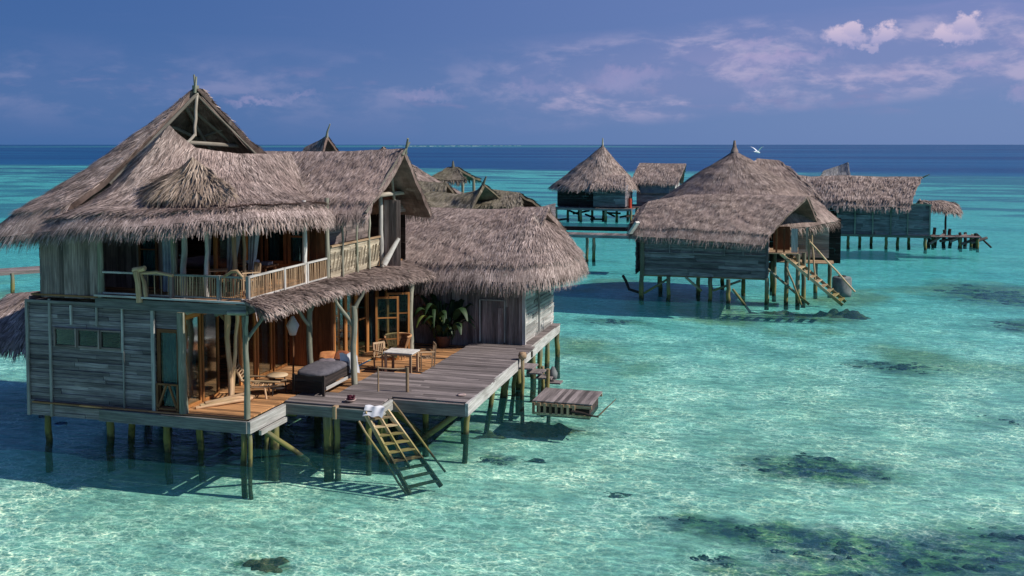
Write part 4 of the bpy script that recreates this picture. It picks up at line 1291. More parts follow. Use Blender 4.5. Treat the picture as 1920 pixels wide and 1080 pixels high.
for k in range(26):
    a, q = random.random() * 6.28, random.random() * .14
    b.bar((q * math.cos(a), q * math.sin(a), .06), (q * math.cos(a) * 1.3 + .03, q * math.sin(a) * 1.3, .12 + .07 * random.random()), .06, .03)
xf(b, L0).build('blossoms', 'petal_purple', t)
tag(MB().lathe((-9.35, 27.3, 1.36), [(.001, .015), (.08, .015), (.13, .035), (.12, .02), (.08, 0), (.001, 0)], 20).build('plate', 'ceramic', loc=(-9.35, 27.3, 1.36)), 'small pale plate on the corner of the sun deck', 'plate')
tw = MB().grid(lambda a, c: Vector((-11.5 + .6 * a, 25.42 - .3 * c - .02 * math.sin(a * 14), 1.40 + .02 * math.sin(a * 12 + c * 5) - .34 * max(0, c - .35))), 16, 14)
tag(tw.build('towel', 'white_cloth', loc=(-11.2, 25.3, 1.35)), 'crumpled white towel draped over the head of the sea stairs', 'towel')

# potted plant with banana-like leaves
L0 = (-12.45, 34.3, 1.22)
t = thing('potted_plant', L0, 'big leafy dark green plant in front of the bath house wall', 'plant')
xf(MB().lathe((0, 0, 0), [(.001, 0), (.2, 0), (.28, .42), (.30, .45), (.26, .45), (.001, .40)], 18), L0).build('pot', 'clay_pot', t)


def leaf(mb, base, az_, L, W_, rise, droop):
    d = Vector((math.cos(az_), math.sin(az_), 0))
    sd = Vector((-math.sin(az_), math.cos(az_), 0))

    def f(u, v):
        h = rise * math.sin(v * 1.9) * L - droop * v * v * L
        r_ = v * L * .75
        w_ = W_ * max(0.05, math.sin(math.pi * min(1, v * .92 + .06)) ** .7) if v > .25 else .02
        k = (u - .5) * 2
        return Vector(base) + d * r_ + Vector((0, 0, h)) + sd * (k * w_) + Vector((0, 0, -abs(k) * w_ * .35 + .01 * math.sin(v * 30)))
    mb.grid(f, 4, 10)


for m_, n_, nm in (('leaf_green', 46, 'leaves'), ('leaf_yellow', 7, 'young_leaves')):
    b = MB()
    for k in range(n_):
        a = random.uniform(0, 6.28)
        L_ = random.uniform(.7, 1.75)
        leaf(b, (random.uniform(-.35, .45), random.uniform(-.2, .2), random.uniform(.3, .5)), a, L_, random.uniform(.07, .16), random.uniform(.7, 1.15), random.uniform(.15, .6))
    xf(b, L0).build(nm, m_, t)
b = MB()
for k in range(6):
    b.tube(wobble((random.uniform(-.2, .3), random.uniform(-.1, .1), .3), (random.uniform(-.5, .5), random.uniform(-.1, .1), 1.7), 4, .04), [.04, .035, .03, .025, .02], 6)
xf(b, L0).build('stem', 'leaf_green', t)
L0 = (-14.0, 34.2, 1.22)

# balcony furniture
chair('balcony_chair', (-15.75, 24.85, 4.46), R(120), 'light wooden armchair on the balcony, nearer the shaded bed', group='wooden chairs on the balcony')
chair('balcony_chair', (-14.75, 24.7, 4.46), R(-40), 'light wooden armchair by the sunny corner of the balcony', group='wooden chairs on the balcony')
L0 = (-15.25, 26.0, 4.46)
t = thing('balcony_table', L0, 'dark low cabinet table on the balcony in front of the teak windows', 'table')
xf(MB().box((-.55, -.35, .64), (.55, .35, .69)), L0).build('tabletop', 'dark_teak', t)
xf(MB().box((-.5, -.3, .0), (-.05, .3, .64)), L0).build('cabinet', 'dark_wood', t)
for x in (.46,):
    for y in (-.28, .28):
        xf(MB().bar((x, y, 0), (x, y, .64), .06, .06, (0, 1, 0)), L0).build('leg', 'dark_teak', t)
b = MB()
b.box((-15.05, 25.8, 5.16), (-14.75, 26.1, 5.24))
tag(b.build('tray', 'mauve_pillow', loc=(-14.9, 25.95, 5.16)), 'shallow grey tray on the dark balcony table', 'tray')
tag(cushion(MB(), (-15.35, 26.0, 5.22), .18, .14, .06).build('cushion', 'white_cloth', loc=(-15.35, 26.0, 5.16)), 'folded white towel on the dark balcony table', 'towel')
L0 = (-18.0, 27.9, 4.46)
t = thing('bed', L0, 'wide dark bed in the shade behind the balcony posts', 'bed')
xf(MB().box((-1.1, -1.0, 0), (1.1, 1.0, .35)), L0).build('frame', 'dark_teak', t)
xf(cushion(MB(), (0, 0, .46), 1.0, .95, .14), L0).build('mattress', 'mauve_pillow', t)

# swim platform
L0 = (-7.3, 31.9, -0.1)
t = thing('swim_platform', L0, 'low planked bathing platform floating beside the sun deck', 'platform')
MB().boards((-8.2, 31.0, .36), (0, 1, 0), (1, 0, 0), 1.8, 1.95, .14, .04, splits=3, tilt=0, jit=.004).build('deck', 'deck_boards', t)
b = MB()
b.bar((-8.2, 31.02, .27), (-6.25, 31.02, .27), .06, .10)
b.bar((-8.2, 32.75, .27), (-6.25, 32.75, .27), .06, .10)
b.bar((-8.2, 30.98, -.02), (-6.3, 30.98, -.02), .05, .07)
b.build('frame', 'tan_wood', t)
for k in range(8):
    x = -8.16 + k * .19
    MB().bar((x, 30.97, -.03), (x, 30.97, .33), .085, .04, (0, 1, 0)).build('slat', 'tan_wood', t)
MB().box((-8.1, 31.15, -.15), (-6.35, 32.6, .28)).build('float', 'dark_wood', t)
MB().tube(wobble((-6.9, 30.95, .12), (-6.0, 30.9, .03), 5, .03), [.05, .06, .05, .045, .03, .02], 6).build('branch', 'dark_wood', t)
MB().tube(wobble((-6.15, 31.3, -.1), (-5.55, 31.5, .5), 4, .02), [.03, .025, .02, .015, .01], 6).build('branch', 'driftwood_warm', t)
# steps from deck to platform
L0 = (-8.6, 32.6, -0.9)
t = thing('platform_steps', L0, 'short stepped landing between the sun deck and the bathing platform', 'steps')
for k in range(4):
    MB().box((-9.15 + k * .27, 32.5 + k * .22, 1.02 - k * .2), (-8.6 + k * .27, 33.3 + k * .1, 1.07 - k * .2)).build('step', 'deck_boards', t)
for x, y, z in ((-8.95, 32.5, 1.4), (-8.55, 33.7, .9), (-8.15, 32.9, 1.0)):
    post(t, 'post', (x, y, -.95), (x, y, z), .075, .02, 'ladder_wood')
MB().lathe((-8.95, 32.5, 1.4), [(.001, .0), (.13, 0), (.15, .1), (.12, .2), (.001, .22)], 12).build('post_cap', 'tan_wood', t)
MB().lathe((-8.1, 33.4, .55), [(.001, 0), (.14, 0), (.16, .2), (.05, .42), (.001, .44)], 14).build('jar', 'concrete_tank', t)
# mesh guard below the house
tag(MB().lathe((-20.3, 23.75, .62), [(.10, -.04), (.17, -.02), (.18, .03), (.11, .05), (.10, -.04)], 20).build('float_ring', 'life_ring_blue', loc=(-20.3, 23.75, .6)), 'small blue float ring slung under the boarded wall', 'float')

# ------------------------------------------------------------------ other villas
FAR = dict(dens=60, L=0.5, w=0.05, fringe=26, fl=0.5, layers=2, lift=.06, nu=36, nv=10)


def siding(name, parent, O, U, L, H, bw=.22, m='grey_siding', vertical=False, **k):
    b = MB()
    if vertical:
        b.boards(O, (0, 0, 1), tuple(-Vector(U)), H, L, bw, .04, jit=.02, tilt=.03, **k)
    else:
        b.boards(O, U, (0, 0, 1), L, H, bw, .04, jit=.02, tilt=.03, **k)
    return b.build(name, m, parent)


# middle villa
v2 = thing('overwater_villa', (-4.0, 59.0, -0.9), 'mid distance villa with a broad cone thatched roof, boarded front and stairs to the water', 'villa', 'thatched villas on stilts')
mb = MB()
ang = np.linspace(0, 2 * math.pi, 26)
TH([(-3.9, 62.3, 8.3), (-3.75, 62.4, 8.3), (-3.8, 62.5, 8.3), (-3.9, 62.3, 8.3)], [(-3.9 + 6.2 * math.cos(a), 63.4 + 6.0 * math.sin(a), 3.95 + .4 * max(0, math.cos(a))) for a in -ang], 80, 0, sag=-.12, kink=.15, seed=21, lump=.05).add(
    mb, **{**FAR, 'nu': 70, 'dens': 240, 'w': .026, 'L': .28, 'lift': .03})
c2 = mb.build('thatched_roof', 'thatch_far', v2)
c2['label'] = 'broad cone of grey thatch with a short peak post'
MB().tube([(-3.82, 62.4, 8.2), (-3.82, 62.4, 8.5), (-3.82, 62.4, 8.9)], [.25, .12, .06], 8).build('finial', 'thatch_far', c2)
mb = MB()
F2 = [(-8.95, 57.7, 4.95), (-8.4, 58.1, 5.35), (-6.3, 58.6, 5.74), (-4, 58.5, 5.84), (-1.5, 58.4, 5.80), (.45, 58.1, 5.75)]
TH(F2, [(-9.15, 56.2, 3.85), (-8.9, 55.5, 3.82), (-5, 55.15, 3.68), (-1.75, 55.2, 3.5)], sag=-.12, kink=.18, seed=22, lump=.05).add(mb, **{**FAR, 'nu': 50, 'dens': 260, 'w': .026, 'L': .28, 'lift': .03, 'fringe': 50, 'fl': .34})
TH([(-8.2, 59.2, 5.3), (-8.9, 57.7, 4.95)], [(-9.8, 61, 3.8), (-9.6, 58, 3.85), (-9.3, 56.6, 3.85), (-9.1, 56.0, 3.85)], sag=-.1, kink=.15, seed=23).add(mb, **FAR)
TH(F2, [(-6.7, 62, 3.9), (-.7, 61.2, 3.9), (1.2, 60.6, 3.9)], sag=-.05, kink=.1, seed=24).add(mb, **{**FAR, 'dens': 20})
f2 = mb.build('thatched_roof', 'thatch_far', v2)
f2['label'] = 'lower curved thatched roof with an open gable over the stairs'
MB().bar((-9.05, 55.5, 3.7), (-8.6, 55.3, 4.35), .35, .12).build('eave_board', 'white_paint', f2)
mb = MB()
TH([(-2.6, 66, 7.75), (-1.3, 66.2, 7.65)], [(-3.2, 63.5, 6.2), (1.2, 63.8, 5.4)], sag=-.1, kink=0, seed=25).add(mb, **{**FAR, 'dens': 20})
TH([(-2.6, 66, 7.75), (-1.3, 66.2, 7.65)], [(-3.2, 69, 4.6), (1.2, 69, 4.6)], sag=-.1, kink=0, seed=26).add(mb, **{**FAR, 'dens': 10})
mb.build('thatched_roof', 'thatch_far', v2)
siding('wall', v2, (-8.45, 56.0, 1.35), (1, 0, 0), 6.85, 2.5, .2)
b = MB()
for x in (-8.45, -6.9, -5.6, -3.9, -2.9, -1.62):
    b.bar((x, 55.93, 1.35 if x in (-8.45, -1.62) else 2.6), (x, 55.93, 3.75), .12 if x in (-8.45, -1.62) else .06, .06, (0, 1, 0))
b.bar((-8.4, 55.93, 2.62), (-1.6, 55.93, 2.62), .05, .05)
b.build('battens', 'grey_siding', v2)
siding('wall', v2, (-8.8, 62, 1.35), (0, -1, 0), 6.0, 2.6, .25)
siding('wall', v2, (-1.6, 56.0, 1.35), (0, 1, 0), 2.2, 2.3, .3, 'grey_siding')
siding('wall', v2, (-.6, 62.3, 1.9), (1, 0, 0), 2.35, 2.2, .25, 'pale_weathered_wood')['label'] = 'sunlit pale wall under the cone roof'
siding('wall', v2, (-8.5, 64.5, 1.35), (1, 0, 0), 11, 2.8, .3, 'dark_wood')
b = MB()
b.boards((-1.6, 56.0, 2.75), (1, 0, 0), (0, 1, 0), 1.6, 3.5, .2, .05, splits=4, tilt=0)
b.boards((-1.4, 60.6, 1.75), (1, 0, 0), (0, 1, 0), 3.4, 1.6, .2, .05, splits=4, tilt=0)
b.boards((-8.5, 56.05, 1.3), (1, 0, 0), (0, 1, 0), 6.9, 8, .3, .08, splits=7, tilt=0)
b.build('deck', 'tan_wood', v2)
for x, y, w_, m_ in [(-1.15, 56.3, .1, 'dark_teak'), (-.75, 56.4, .1, 'dark_teak'), (-.2, 56.2, .34, 'pale_weathered_wood'), (.45, 57.2, .12, 'post_wood'), (-.9, 57.6, .9, 'dark_teak')]:
    MB().bar((x, y, 2.8), (x, y, 4.1), w_, .12, (0, 1, 0)).build('post', m_, v2)
st = MB()
st.bar((-.9, 55.8, 2.75), (2.3, 55.5, .15), .08, .16)
st.bar((-.6, 57.0, 2.75), (2.5, 56.7, .15), .08, .16)
s2 = st.build('sea_stairs', 'ladder_wood', v2)
for k in range(11):
    t_k = k / 10.5
    MB().bar((-.85 + 3.1 * t_k, 55.7, 2.72 - 2.5 * t_k), (-.6 + 3.1 * t_k, 56.95, 2.72 - 2.5 * t_k), .24, .05).build('step', 'ladder_wood', s2)
for P0, P1 in (((0.55, 55.6, 3.5), (2.9, 55.4, .9)), ((-.6, 55.4, 2.1), (.2, 55.3, .1)), ((.7, 57.1, 3.7), (.9, 56.8, 1.2))):
    MB().tube(wobble(P0, P1, 5, .03), .05, 6).build('handrail', 'ladder_wood', s2)
MB().tube([(.55, 55.6, 1.4), (.55, 55.6, 3.6)], .06, 6).build('handrail_post', 'tan_wood', s2)
for x, y, z in [(-8.45, 55.95, 3.6), (-6.95, 55.95, 1.3), (-4.65, 55.95, 1.3), (-3.65, 55.6, 1.3), (-1.62, 55.95, 1.4), (-5.5, 58, 1.3), (-7.8, 59, 1.3), (-3, 58.5, 1.3), (-1.3, 59, 2.7), (.3, 57.3, 2.7), (-.6, 56.4, 2.7), (.0, 56.5, 2.7),
                (1.8, 61.5, 1.7), (1.0, 60.8, 1.7), (-1.5, 61.5, 1.7), (-8.4, 63, 1.3), (-4.5, 63, 1.3)]:
    pile(v2, x, y, z, .12 if z < 3 else .14, bot=-.35)
for a, b_ in [((-6.9, 55.9, 1.2), (-8.3, 55.9, .3)), ((-6.0, 55.9, 1.3), (-5.1, 55.9, .55)), ((-4.5, 55.9, .6), (-3.0, 56, 1.2)), ((-3.4, 55.4, .8), (-2.4, 55, -.4)), ((-1.6, 56, 1.9), (.6, 55.6, .1))]:
    MB().tube([a, b_], .07, 6).build('brace', 'pile_wood', v2)
MB().tube([(-9.6, 56.4, 1.2), (-9.4, 56.3, .9), (-9.2, 56.2, .45), (-8.6, 56.1, .3)], .08, 6).build('branch', 'dark_wood', v2)

tk = thing('water_tank', (2.35, 58.2, 0.3), 'squat grey tank at the foot of the villa stairs', 'tank')
MB().lathe((2.35, 58.2, .25), [(.001, 0), (.50, 0), (.52, .3), (.52, 1.0), (.46, 1.08), (.001, 1.1)], 20).build('tank_body', 'concrete_tank', tk)
MB().lathe((2.35, 58.2, 1.3), [(.001, .1), (.2, .1), (.22, .04), (.22, 0)], 16).build('lid', 'dark_wood', tk)

# right villa, farther off
v3 = thing('overwater_villa', (6.0, 91.0, -0.9), 'long low thatched villa with a boarded side and a ramshackle jetty', 'villa', 'thatched villas on stilts')
mb = MB()
F3 = [(-1.2, 91, 6.15), (1.0, 91, 5.85), (3.5, 91, 6.0), (7, 91, 5.9), (9.9, 90.6, 5.95)]
TH(F3, [(-1.2, 88.5, 3.9), (3.0, 87.3, 3.8), (8.7, 87.3, 3.7)], sag=-.1, kink=.15, seed=31).add(mb, **{**FAR, 'dens': 70, 'w': .07, 'L': .6, 'fringe': 18})
TH(F3, [(-1.2, 94.5, 3.9), (9.4, 94.5, 3.8)], sag=-.1, kink=.15, seed=32).add(mb, **{**FAR, 'dens': 10})
r3 = mb.build('thatched_roof', 'thatch_far', v3)
MB().tube([(9.8, 90.6, 5.8), (10.5, 90.5, 6.15)], [.09, .04], 6).build('finial', 'post_wood', r3)
MB().tube([(-1.1, 91, 6.0), (-1.5, 91, 6.4)], [.12, .05], 6).build('finial', 'post_wood', r3)
mb = MB()
TH([(2.2, 96, 6.3), (3.4, 96, 6.7), (4.2, 95.6, 7.05)], [(1.5, 93, 5.0), (4.4, 93, 5.0)], sag=0, kink=0, seed=33).add(mb, **{**FAR, 'dens': 20})
TH([(2.2, 96, 6.3), (3.4, 96, 6.7), (4.2, 95.6, 7.05)], [(1.5, 99, 5.0), (4.4, 99, 5.0)], sag=0, kink=0, seed=34).add(mb, **{**FAR, 'dens': 10})
mb.build('thatched_roof', 'pale_weathered_wood', v3)['label'] = 'small bleached gable peak behind the ridge'
siding('wall', v3, (3.1, 88.0, 1.15), (1, 0, 0), 7.2, 2.6, .3)
siding('wall', v3, (.4, 89.5, 1.15), (1, 0, 0), 3.0, 2.6, .3, 'dark_wood')
siding('wall', v3, (10.3, 88.0, 1.15), (0, 1, 0), 4.5, 2.6, .3, 'pale_weathered_wood')
b = MB()
for x in (3.1, 4.5, 5.9, 7.3, 8.6, 10.3):
    b.bar((x, 87.9, 1.15), (x, 87.9, 3.75), .1, .08, (0, 1, 0))
b.bar((8.6, 87.9, 3.78), (10.4, 87.9, 3.72), .12, .12)
b.bar((3.0, 87.9, 1.1), (10.4, 87.9, 1.1), .15, .2)
b.build('trim', 'post_wood', v3)
b = MB()
b.boards((.2, 88.1, 1.05), (1, 0, 0), (0, 1, 0), 10.1, 6, .3, .08, splits=5, tilt=0)
b.boards((10.3, 90, .95), (1, 0, 0), (0, 1, 0), 4.2, 1.8, .3, .07, splits=2, tilt=0, jit=.05)
b.build('deck', 'brown_grey_boards', v3)
for k in range(16):
    x = 1 + k * 1.0
    pile(v3, min(x, 14.3), 88.2 + (k % 3) * 1.3 + (2.2 if x > 10.5 else 0), 1.0, .13, bot=-.3)
for k in range(7):
    x = 10.6 + k * .6
    post(v3, 'post', (x, 91 + (k % 2) * 1.2, -.2), (x, 91 + (k % 2) * 1.2, 1.0 + random.uniform(.1, .6)), .15, .06, 'dark_wood')
for k in range(5):
    MB().tube([(10.6 + k * .8, 90.3, random.uniform(.2, .8)), (11.9 + k * .8, 91.0, random.uniform(.7, 1.2))], .13, 6).build('brace', 'brown_grey_boards', v3)
MB().tube([(14.3, 91, 1.2), (15.4, 90.6, .1)], .08, 6).build('brace', 'dark_wood', v3)

v3b = thing('thatched_shelter', (12.3, 93.0, 1.1), 'small drooping thatched sunshade over the far jetty', 'sunshade')
mb = MB()
TH([(10.2, 93.5, 3.7), (11.8, 93.5, 3.85), (12.6, 93.4, 3.7)], [(10.0, 92.2, 3.4), (11.8, 91.6, 3.15), (13.2, 92.4, 2.95), (13.4, 93.4, 3.0)], sag=-.15, kink=.05, seed=35).add(mb, **{**FAR, 'dens': 50})
TH([(10.2, 93.5, 3.7), (11.8, 93.5, 3.85), (12.6, 93.4, 3.7)], [(10.0, 95, 3.4), (11.8, 95.4, 3.2), (13.4, 93.4, 3.0)], sag=-.15, kink=.05, seed=36).add(mb, **{**FAR, 'dens': 15})
mb.build('canopy', 'thatch_far', v3b)
for x in (10.8, 12.2):
    post(v3b, 'post', (x, 93.4, 1.0), (x, 93.4, 3.7), .09, .03, 'dark_wood')

# far villa
v1 = thing('overwater_villa', (-22.5, 115.0, -0.9), 'farthest villa with a pointed thatched cone roof standing on stilts', 'villa', 'thatched villas on stilts')
mb = MB()
TH([(-21.9, 114, 8.6), (-21.75, 114.1, 8.6), (-21.85, 114.2, 8.6), (-21.9, 114, 8.6)], [(-22.9 + 5.2 * math.cos(a), 115 + 4.9 * math.sin(a), 3.8) for a in -ang], 60, 0, sag=.1, kink=.1, seed=41).add(mb, **{**FAR, 'nu': 50, 'dens': 45, 'w': .08, 'L': .7, 'fringe': 12})
TH([(-22.1, 112, 5.2), (-18.8, 112, 5.2)], [(-22.4, 109.8, 3.9), (-18.4, 109.8, 3.9)], sag=-.05, kink=.1, seed=42).add(mb, **{**FAR, 'dens': 45, 'w': .08, 'fringe': 12})
r1 = mb.build('thatched_roof', 'thatch_far', v1)
MB().tube([(-21.85, 114.1, 8.4), (-21.85, 114.1, 9.4)], [.13, .06], 6).build('finial', 'post_wood', r1)
siding('wall', v1, (-26.6, 111.6, 1.6), (1, 0, 0), 4.4, 2.5, .3, 'dark_wood')
siding('wall', v1, (-22.2, 110.5, 1.7), (1, 0, 0), 3.6, 2.4, .3)
siding('wall', v1, (-18.6, 110.5, 1.7), (0, 1, 0), 5, 2.4, .3, 'grey_siding')
MB().boards((-26.8, 110.4, 1.45), (1, 0, 0), (0, 1, 0), 9.0, 9, .4, .1, splits=6, tilt=0).build('deck', 'brown_grey_boards', v1)
MB().bar((-26.8, 110.4, 1.4), (-17.8, 110.2, 1.4), .2, .25).build('fascia_beam', 'brown_grey_boards', v1)
for k in range(11):
    pile(v1, -26.5 + k * .95, 110.6 + (k % 3) * 1.8, 1.3, .16, bot=-.3)
for k in range(9):
    MB().tube([(-26.6 + k, 111.0 + (k % 2) * 2, random.uniform(.0, 1.2)), (-25.3 + k, 111.6 + (k % 3), random.uniform(.0, 1.2))], .12, 6).build('brace', 'dark_wood', v1)
v1b = thing('thatched_hut', (-15.4, 117.0, -0.9), 'small gabled hut beside the farthest cone roofed villa', 'hut')
mb = MB()
TH([(-17.9, 117, 6.5), (-15, 117, 6.45), (-12.6, 117, 6.45)], [(-18.6, 114.3, 4.4), (-13.2, 114.3, 4.3)], sag=-.05, kink=.1, seed=43).add(mb, **{**FAR, 'dens': 45, 'w': .08, 'fringe': 12})
TH([(-17.9, 117, 6.5), (-15, 117, 6.45), (-12.6, 117, 6.45)], [(-18.6, 119.5, 4.4), (-13.2, 119.5, 4.3)], sag=-.05, kink=.1, seed=44).add(mb, **{**FAR, 'dens': 10})
mb.build('thatched_roof', 'thatch_far', v1b)
siding('wall', v1b, (-18.0, 114.8, 1.6), (1, 0, 0), 4.4, 2.9, .3)
siding('wall', v1b, (-13.6, 114.8, 1.6), (0, 1, 0), 4.4, 2.9, .3, 'pale_weathered_wood')
MB().boards((-19.6, 113.0, 1.5), (1, 0, 0), (0, 1, 0), 6.4, 6, .4, .1, splits=6, tilt=0).build('deck', 'brown_grey_boards', v1b)
MB().bar((-17.6, 114.65, 3.55), (-14.2, 114.65, 3.55), .1, .9, rnd=.1).build('window', 'blue_grey_panel', v1b)
for k in range(6):
    pile(v1b, -18 + k * .9, 114.9 + (k % 2) * 2, 1.4, .15, bot=-.3)
ex = thing('marker_post', (-19.0, 112.5, 1.5), 'small red post on the deck between the far villa and its hut', 'post')
MB().tube([(-18.3, 112.0, 1.5), (-18.3, 112.0, 2.6)], .2, 10).build('post', 'red_paint', ex)
MB().lathe((-18.3, 112.0, 2.6), [(.001, .25), (.1, .2), (.12, 0)], 10).build('cap', 'dark_wood', ex)

# walkway to the middle villa
wb = thing('footbridge', (-14.6, 73.0, -0.9), 'narrow plank footbridge on paired stilts leading to the middle villa', 'footbridge')
MB().boards((-19.0, 72.4, 2.0), (0, 1, 0), (1, 0, 0), 1.5, 8.8, .25, .06, splits=3, tilt=0).build('deck', 'deck_boards', wb)
MB().bar((-19, 72.3, 1.9), (-10.2, 72.3, 1.9), .12, .22).build('beam', 'pale_weathered_wood', wb)
MB().bar((-19, 74.0, 2.3), (-10.2, 74.0, 2.35), .14, .3).build('beam', 'dark_wood', wb)
for x, y in ((-15.0, 72.4), (-14.5, 72.5), (-14.8, 73.9), (-18.0, 73), (-11.3, 73)):
    pile(wb, x, y, 1.9, .12, bot=-.3)

# villas behind the large one
v4 = thing('overwater_villa', (-24.0, 58.0, -0.9), 'jumble of thatched roofs with curled ridge tips behind the bath house', 'villa', 'thatched villas on stilts')
mb = MB()
TH([(-31.9, 61.0, 8.5), (-30.6, 60.5, 8.95), (-29.95, 60.2, 9.25)], [(-31.9, 59.5, 7.4), (-29.7, 58.6, 7.2)], sag=-.05, kink=0, seed=51).add(mb, **{**FAR, 'dens': 60})
TH([(-31.9, 61.0, 8.5), (-30.6, 60.5, 8.95), (-29.95, 60.2, 9.25)], [(-32, 63.5, 6.4), (-29.4, 63.5, 6.4)], sag=-.05, kink=0, seed=52).add(mb, **{**FAR, 'dens': 20})
TH([(-25.9, 59.9, 8.5), (-25.7, 60, 8.5), (-25.9, 60.1, 8.5), (-25.9, 59.9, 8.5)], [(-26.2 + 6.3 * math.cos(a), 60 + 5.8 * math.sin(a), 5.0) for a in -ang], 60, 0, sag=.05, kink=.1, seed=53).add(mb, **{**FAR, 'nu': 50, 'dens': 60})
r4 = mb.build('thatched_roof', 'thatch_far', v4)
MB().tube([(-29.95, 60.2, 9.1), (-29.85, 60.1, 9.5), (-29.6, 60, 10.0)], [.12, .07, .04], 6).build('finial', 'post_wood', r4)
mb = MB()
F4 = [(-23.5, 56.5, 6.55), (-21.8, 56.5, 6.45), (-20.2, 56.4, 6.35)]
TH(F4, [(-24.3, 53.5, 4.7), (-19.6, 53.5, 4.5)], sag=0, kink=.1, seed=54, lump=.1).add(mb, **{**FAR, 'dens': 60})
TH(F4, [(-24, 59, 4.8), (-19.8, 59, 4.6)], sag=0, kink=.1, seed=55).add(mb, **{**FAR, 'dens': 15})
mb.build('thatched_roof', 'thatch_olive', v4)
mb = MB()
F5 = [(-20.6, 54.5, 5.95), (-18.8, 54.4, 5.8), (-17.6, 54.2, 6.05), (-17.2, 54.1, 6.45)]
TH(F5, [(-21.5, 51.5, 4.6), (-17.4, 51.8, 4.5)], sag=0, kink=.05, seed=56, lump=.1).add(mb, **{**FAR, 'dens': 60})
TH(F5, [(-20.5, 57, 4.6), (-16.0, 57, 4.6)], sag=0, kink=.05, seed=57).add(mb, **{**FAR, 'dens': 20})
TH([(-17.4, 56.5, 6.0), (-15.7, 56.3, 5.85)], [(-18, 54.5, 5.2), (-15.0, 54.5, 5.1)], sag=0, kink=.05, seed=58).add(mb, **{**FAR, 'dens': 60})
TH([(-17.4, 56.5, 6.0), (-15.7, 56.3, 5.85)], [(-17.8, 58.5, 5.0), (-15.0, 58.5, 5.0)], sag=0, kink=.05, seed=59).add(mb, **{**FAR, 'dens': 20})
r5 = mb.build('thatched_roof', 'thatch_olive', v4)
r5['label'] = 'low thatched ridge with an upturned tip'
MB().tube([(-17.25, 54.1, 6.3), (-17.0, 54.0, 6.85)], [.1, .04], 6).build('finial', 'post_wood', r5)
siding('wall', v4, (-20.5, 55.0, 1.5), (1, 0, 0), 6.3, 3.4, .3)
siding('wall', v4, (-30, 57.0, 1.5), (1, 0, 0), 8.0, 4.4, .3)
siding('wall', v4, (-14.2, 55.0, 1.5), (0, 1, 0), 4, 3.6, .3, 'grey_siding')
MB().boards((-30, 54, 1.4), (1, 0, 0), (0, 1, 0), 15.9, 8, .4, .1, splits=6, tilt=0).build('deck', 'brown_grey_boards', v4)
for k in range(12):
    pile(v4, -29 + k * 1.3, 55 + (k % 3) * 2, 1.3, .14, bot=-.3)
v5 = thing('thatched_roof_tip', (-24.6, 70, 5.0), 'tiny dark roof finial poking above the roofs behind', 'roof')
mb = MB()
TH([(-25.0, 70, 7.0), (-24.3, 70, 7.0)], [(-26.2, 68.5, 6.1), (-23.1, 68.5, 6.1)], sag=0.1, kink=0, seed=60).add(mb, **{**FAR, 'dens': 20, 'nu': 8})
TH([(-25.0, 70, 7.0), (-24.3, 70, 7.0)], [(-26.2, 72, 6.1), (-23.1, 72, 6.1)], sag=0.1, kink=0, seed=61).add(mb, **{**FAR, 'dens': 20, 'nu': 8})
mb.build('thatched_roof', 'thatch_olive', v5)
v5.name = 'thatched_kiosk'
v5['label'] = 'dark peaked kiosk just showing over the roofs behind the bath house'
v5['category'] = 'kiosk'
MB().tube([(-24.6, 70, 6.9), (-24.6, 70, 7.45)], [.15, .05], 6).build('finial', 'post_wood', v5)
for x, y in ((-25.8, 69), (-23.5, 69), (-25.8, 71.5), (-23.5, 71.5)):
    pile(v5, x, y, 6.1, .12, bot=-.3)

# low shelter and walkway beyond the left wall
v6 = thing('boat_shelter', (-27.0, 30.0, -0.9), 'low dark thatched boat shelter in the shade left of the large villa', 'shelter')
mb = MB()
TH([(-28.2, 30.6, 3.1), (-25.8, 30.5, 3.35)], [(-29.6, 30, 1.8), (-28.8, 28.3, 1.75), (-25.4, 28.3, 1.7), (-24.4, 29.8, 1.75)], sag=-.1, kink=.1, seed=62).add(mb, nu=30, nv=10, dens=160, L=.4, w=.035, fringe=45, fl=.4, layers=2)
TH([(-28.2, 30.6, 3.1), (-25.8, 30.5, 3.35)], [(-29.6, 31, 1.8), (-28.8, 33, 1.8), (-25.4, 33, 1.75), (-24.4, 31, 1.75)], sag=-.1, kink=.1, seed=63).add(mb, nu=20, nv=8, dens=30, fringe=20)
mb.build('thatched_roof', 'thatch', v6)
for x, y in ((-25.4, 28.8), (-28.4, 28.9), (-25.4, 32), (-28.4, 32)):
    pile(v6, x, y, 2.0, .11)
v7 = thing('walkway', (-42, 46, -0.9), 'sunlit plank walkway on stilts left of the large villa', 'walkway')
MB().boards((-48, 42.5, 1.3), (.62, .78, 0), (-.78, .62, 0), 14, 1.6, .2, .06, splits=2, tilt=0).build('deck', 'deck_boards', v7)
MB().bar((-48, 42.4, 1.2), (-39.3, 53.3, 1.2), .1, .2).build('beam', 'deck_boards', v7)
for k in range(6):
    pile(v7, -47.3 + k * 1.75, 43.2 + k * 2.2, 1.2, .12)

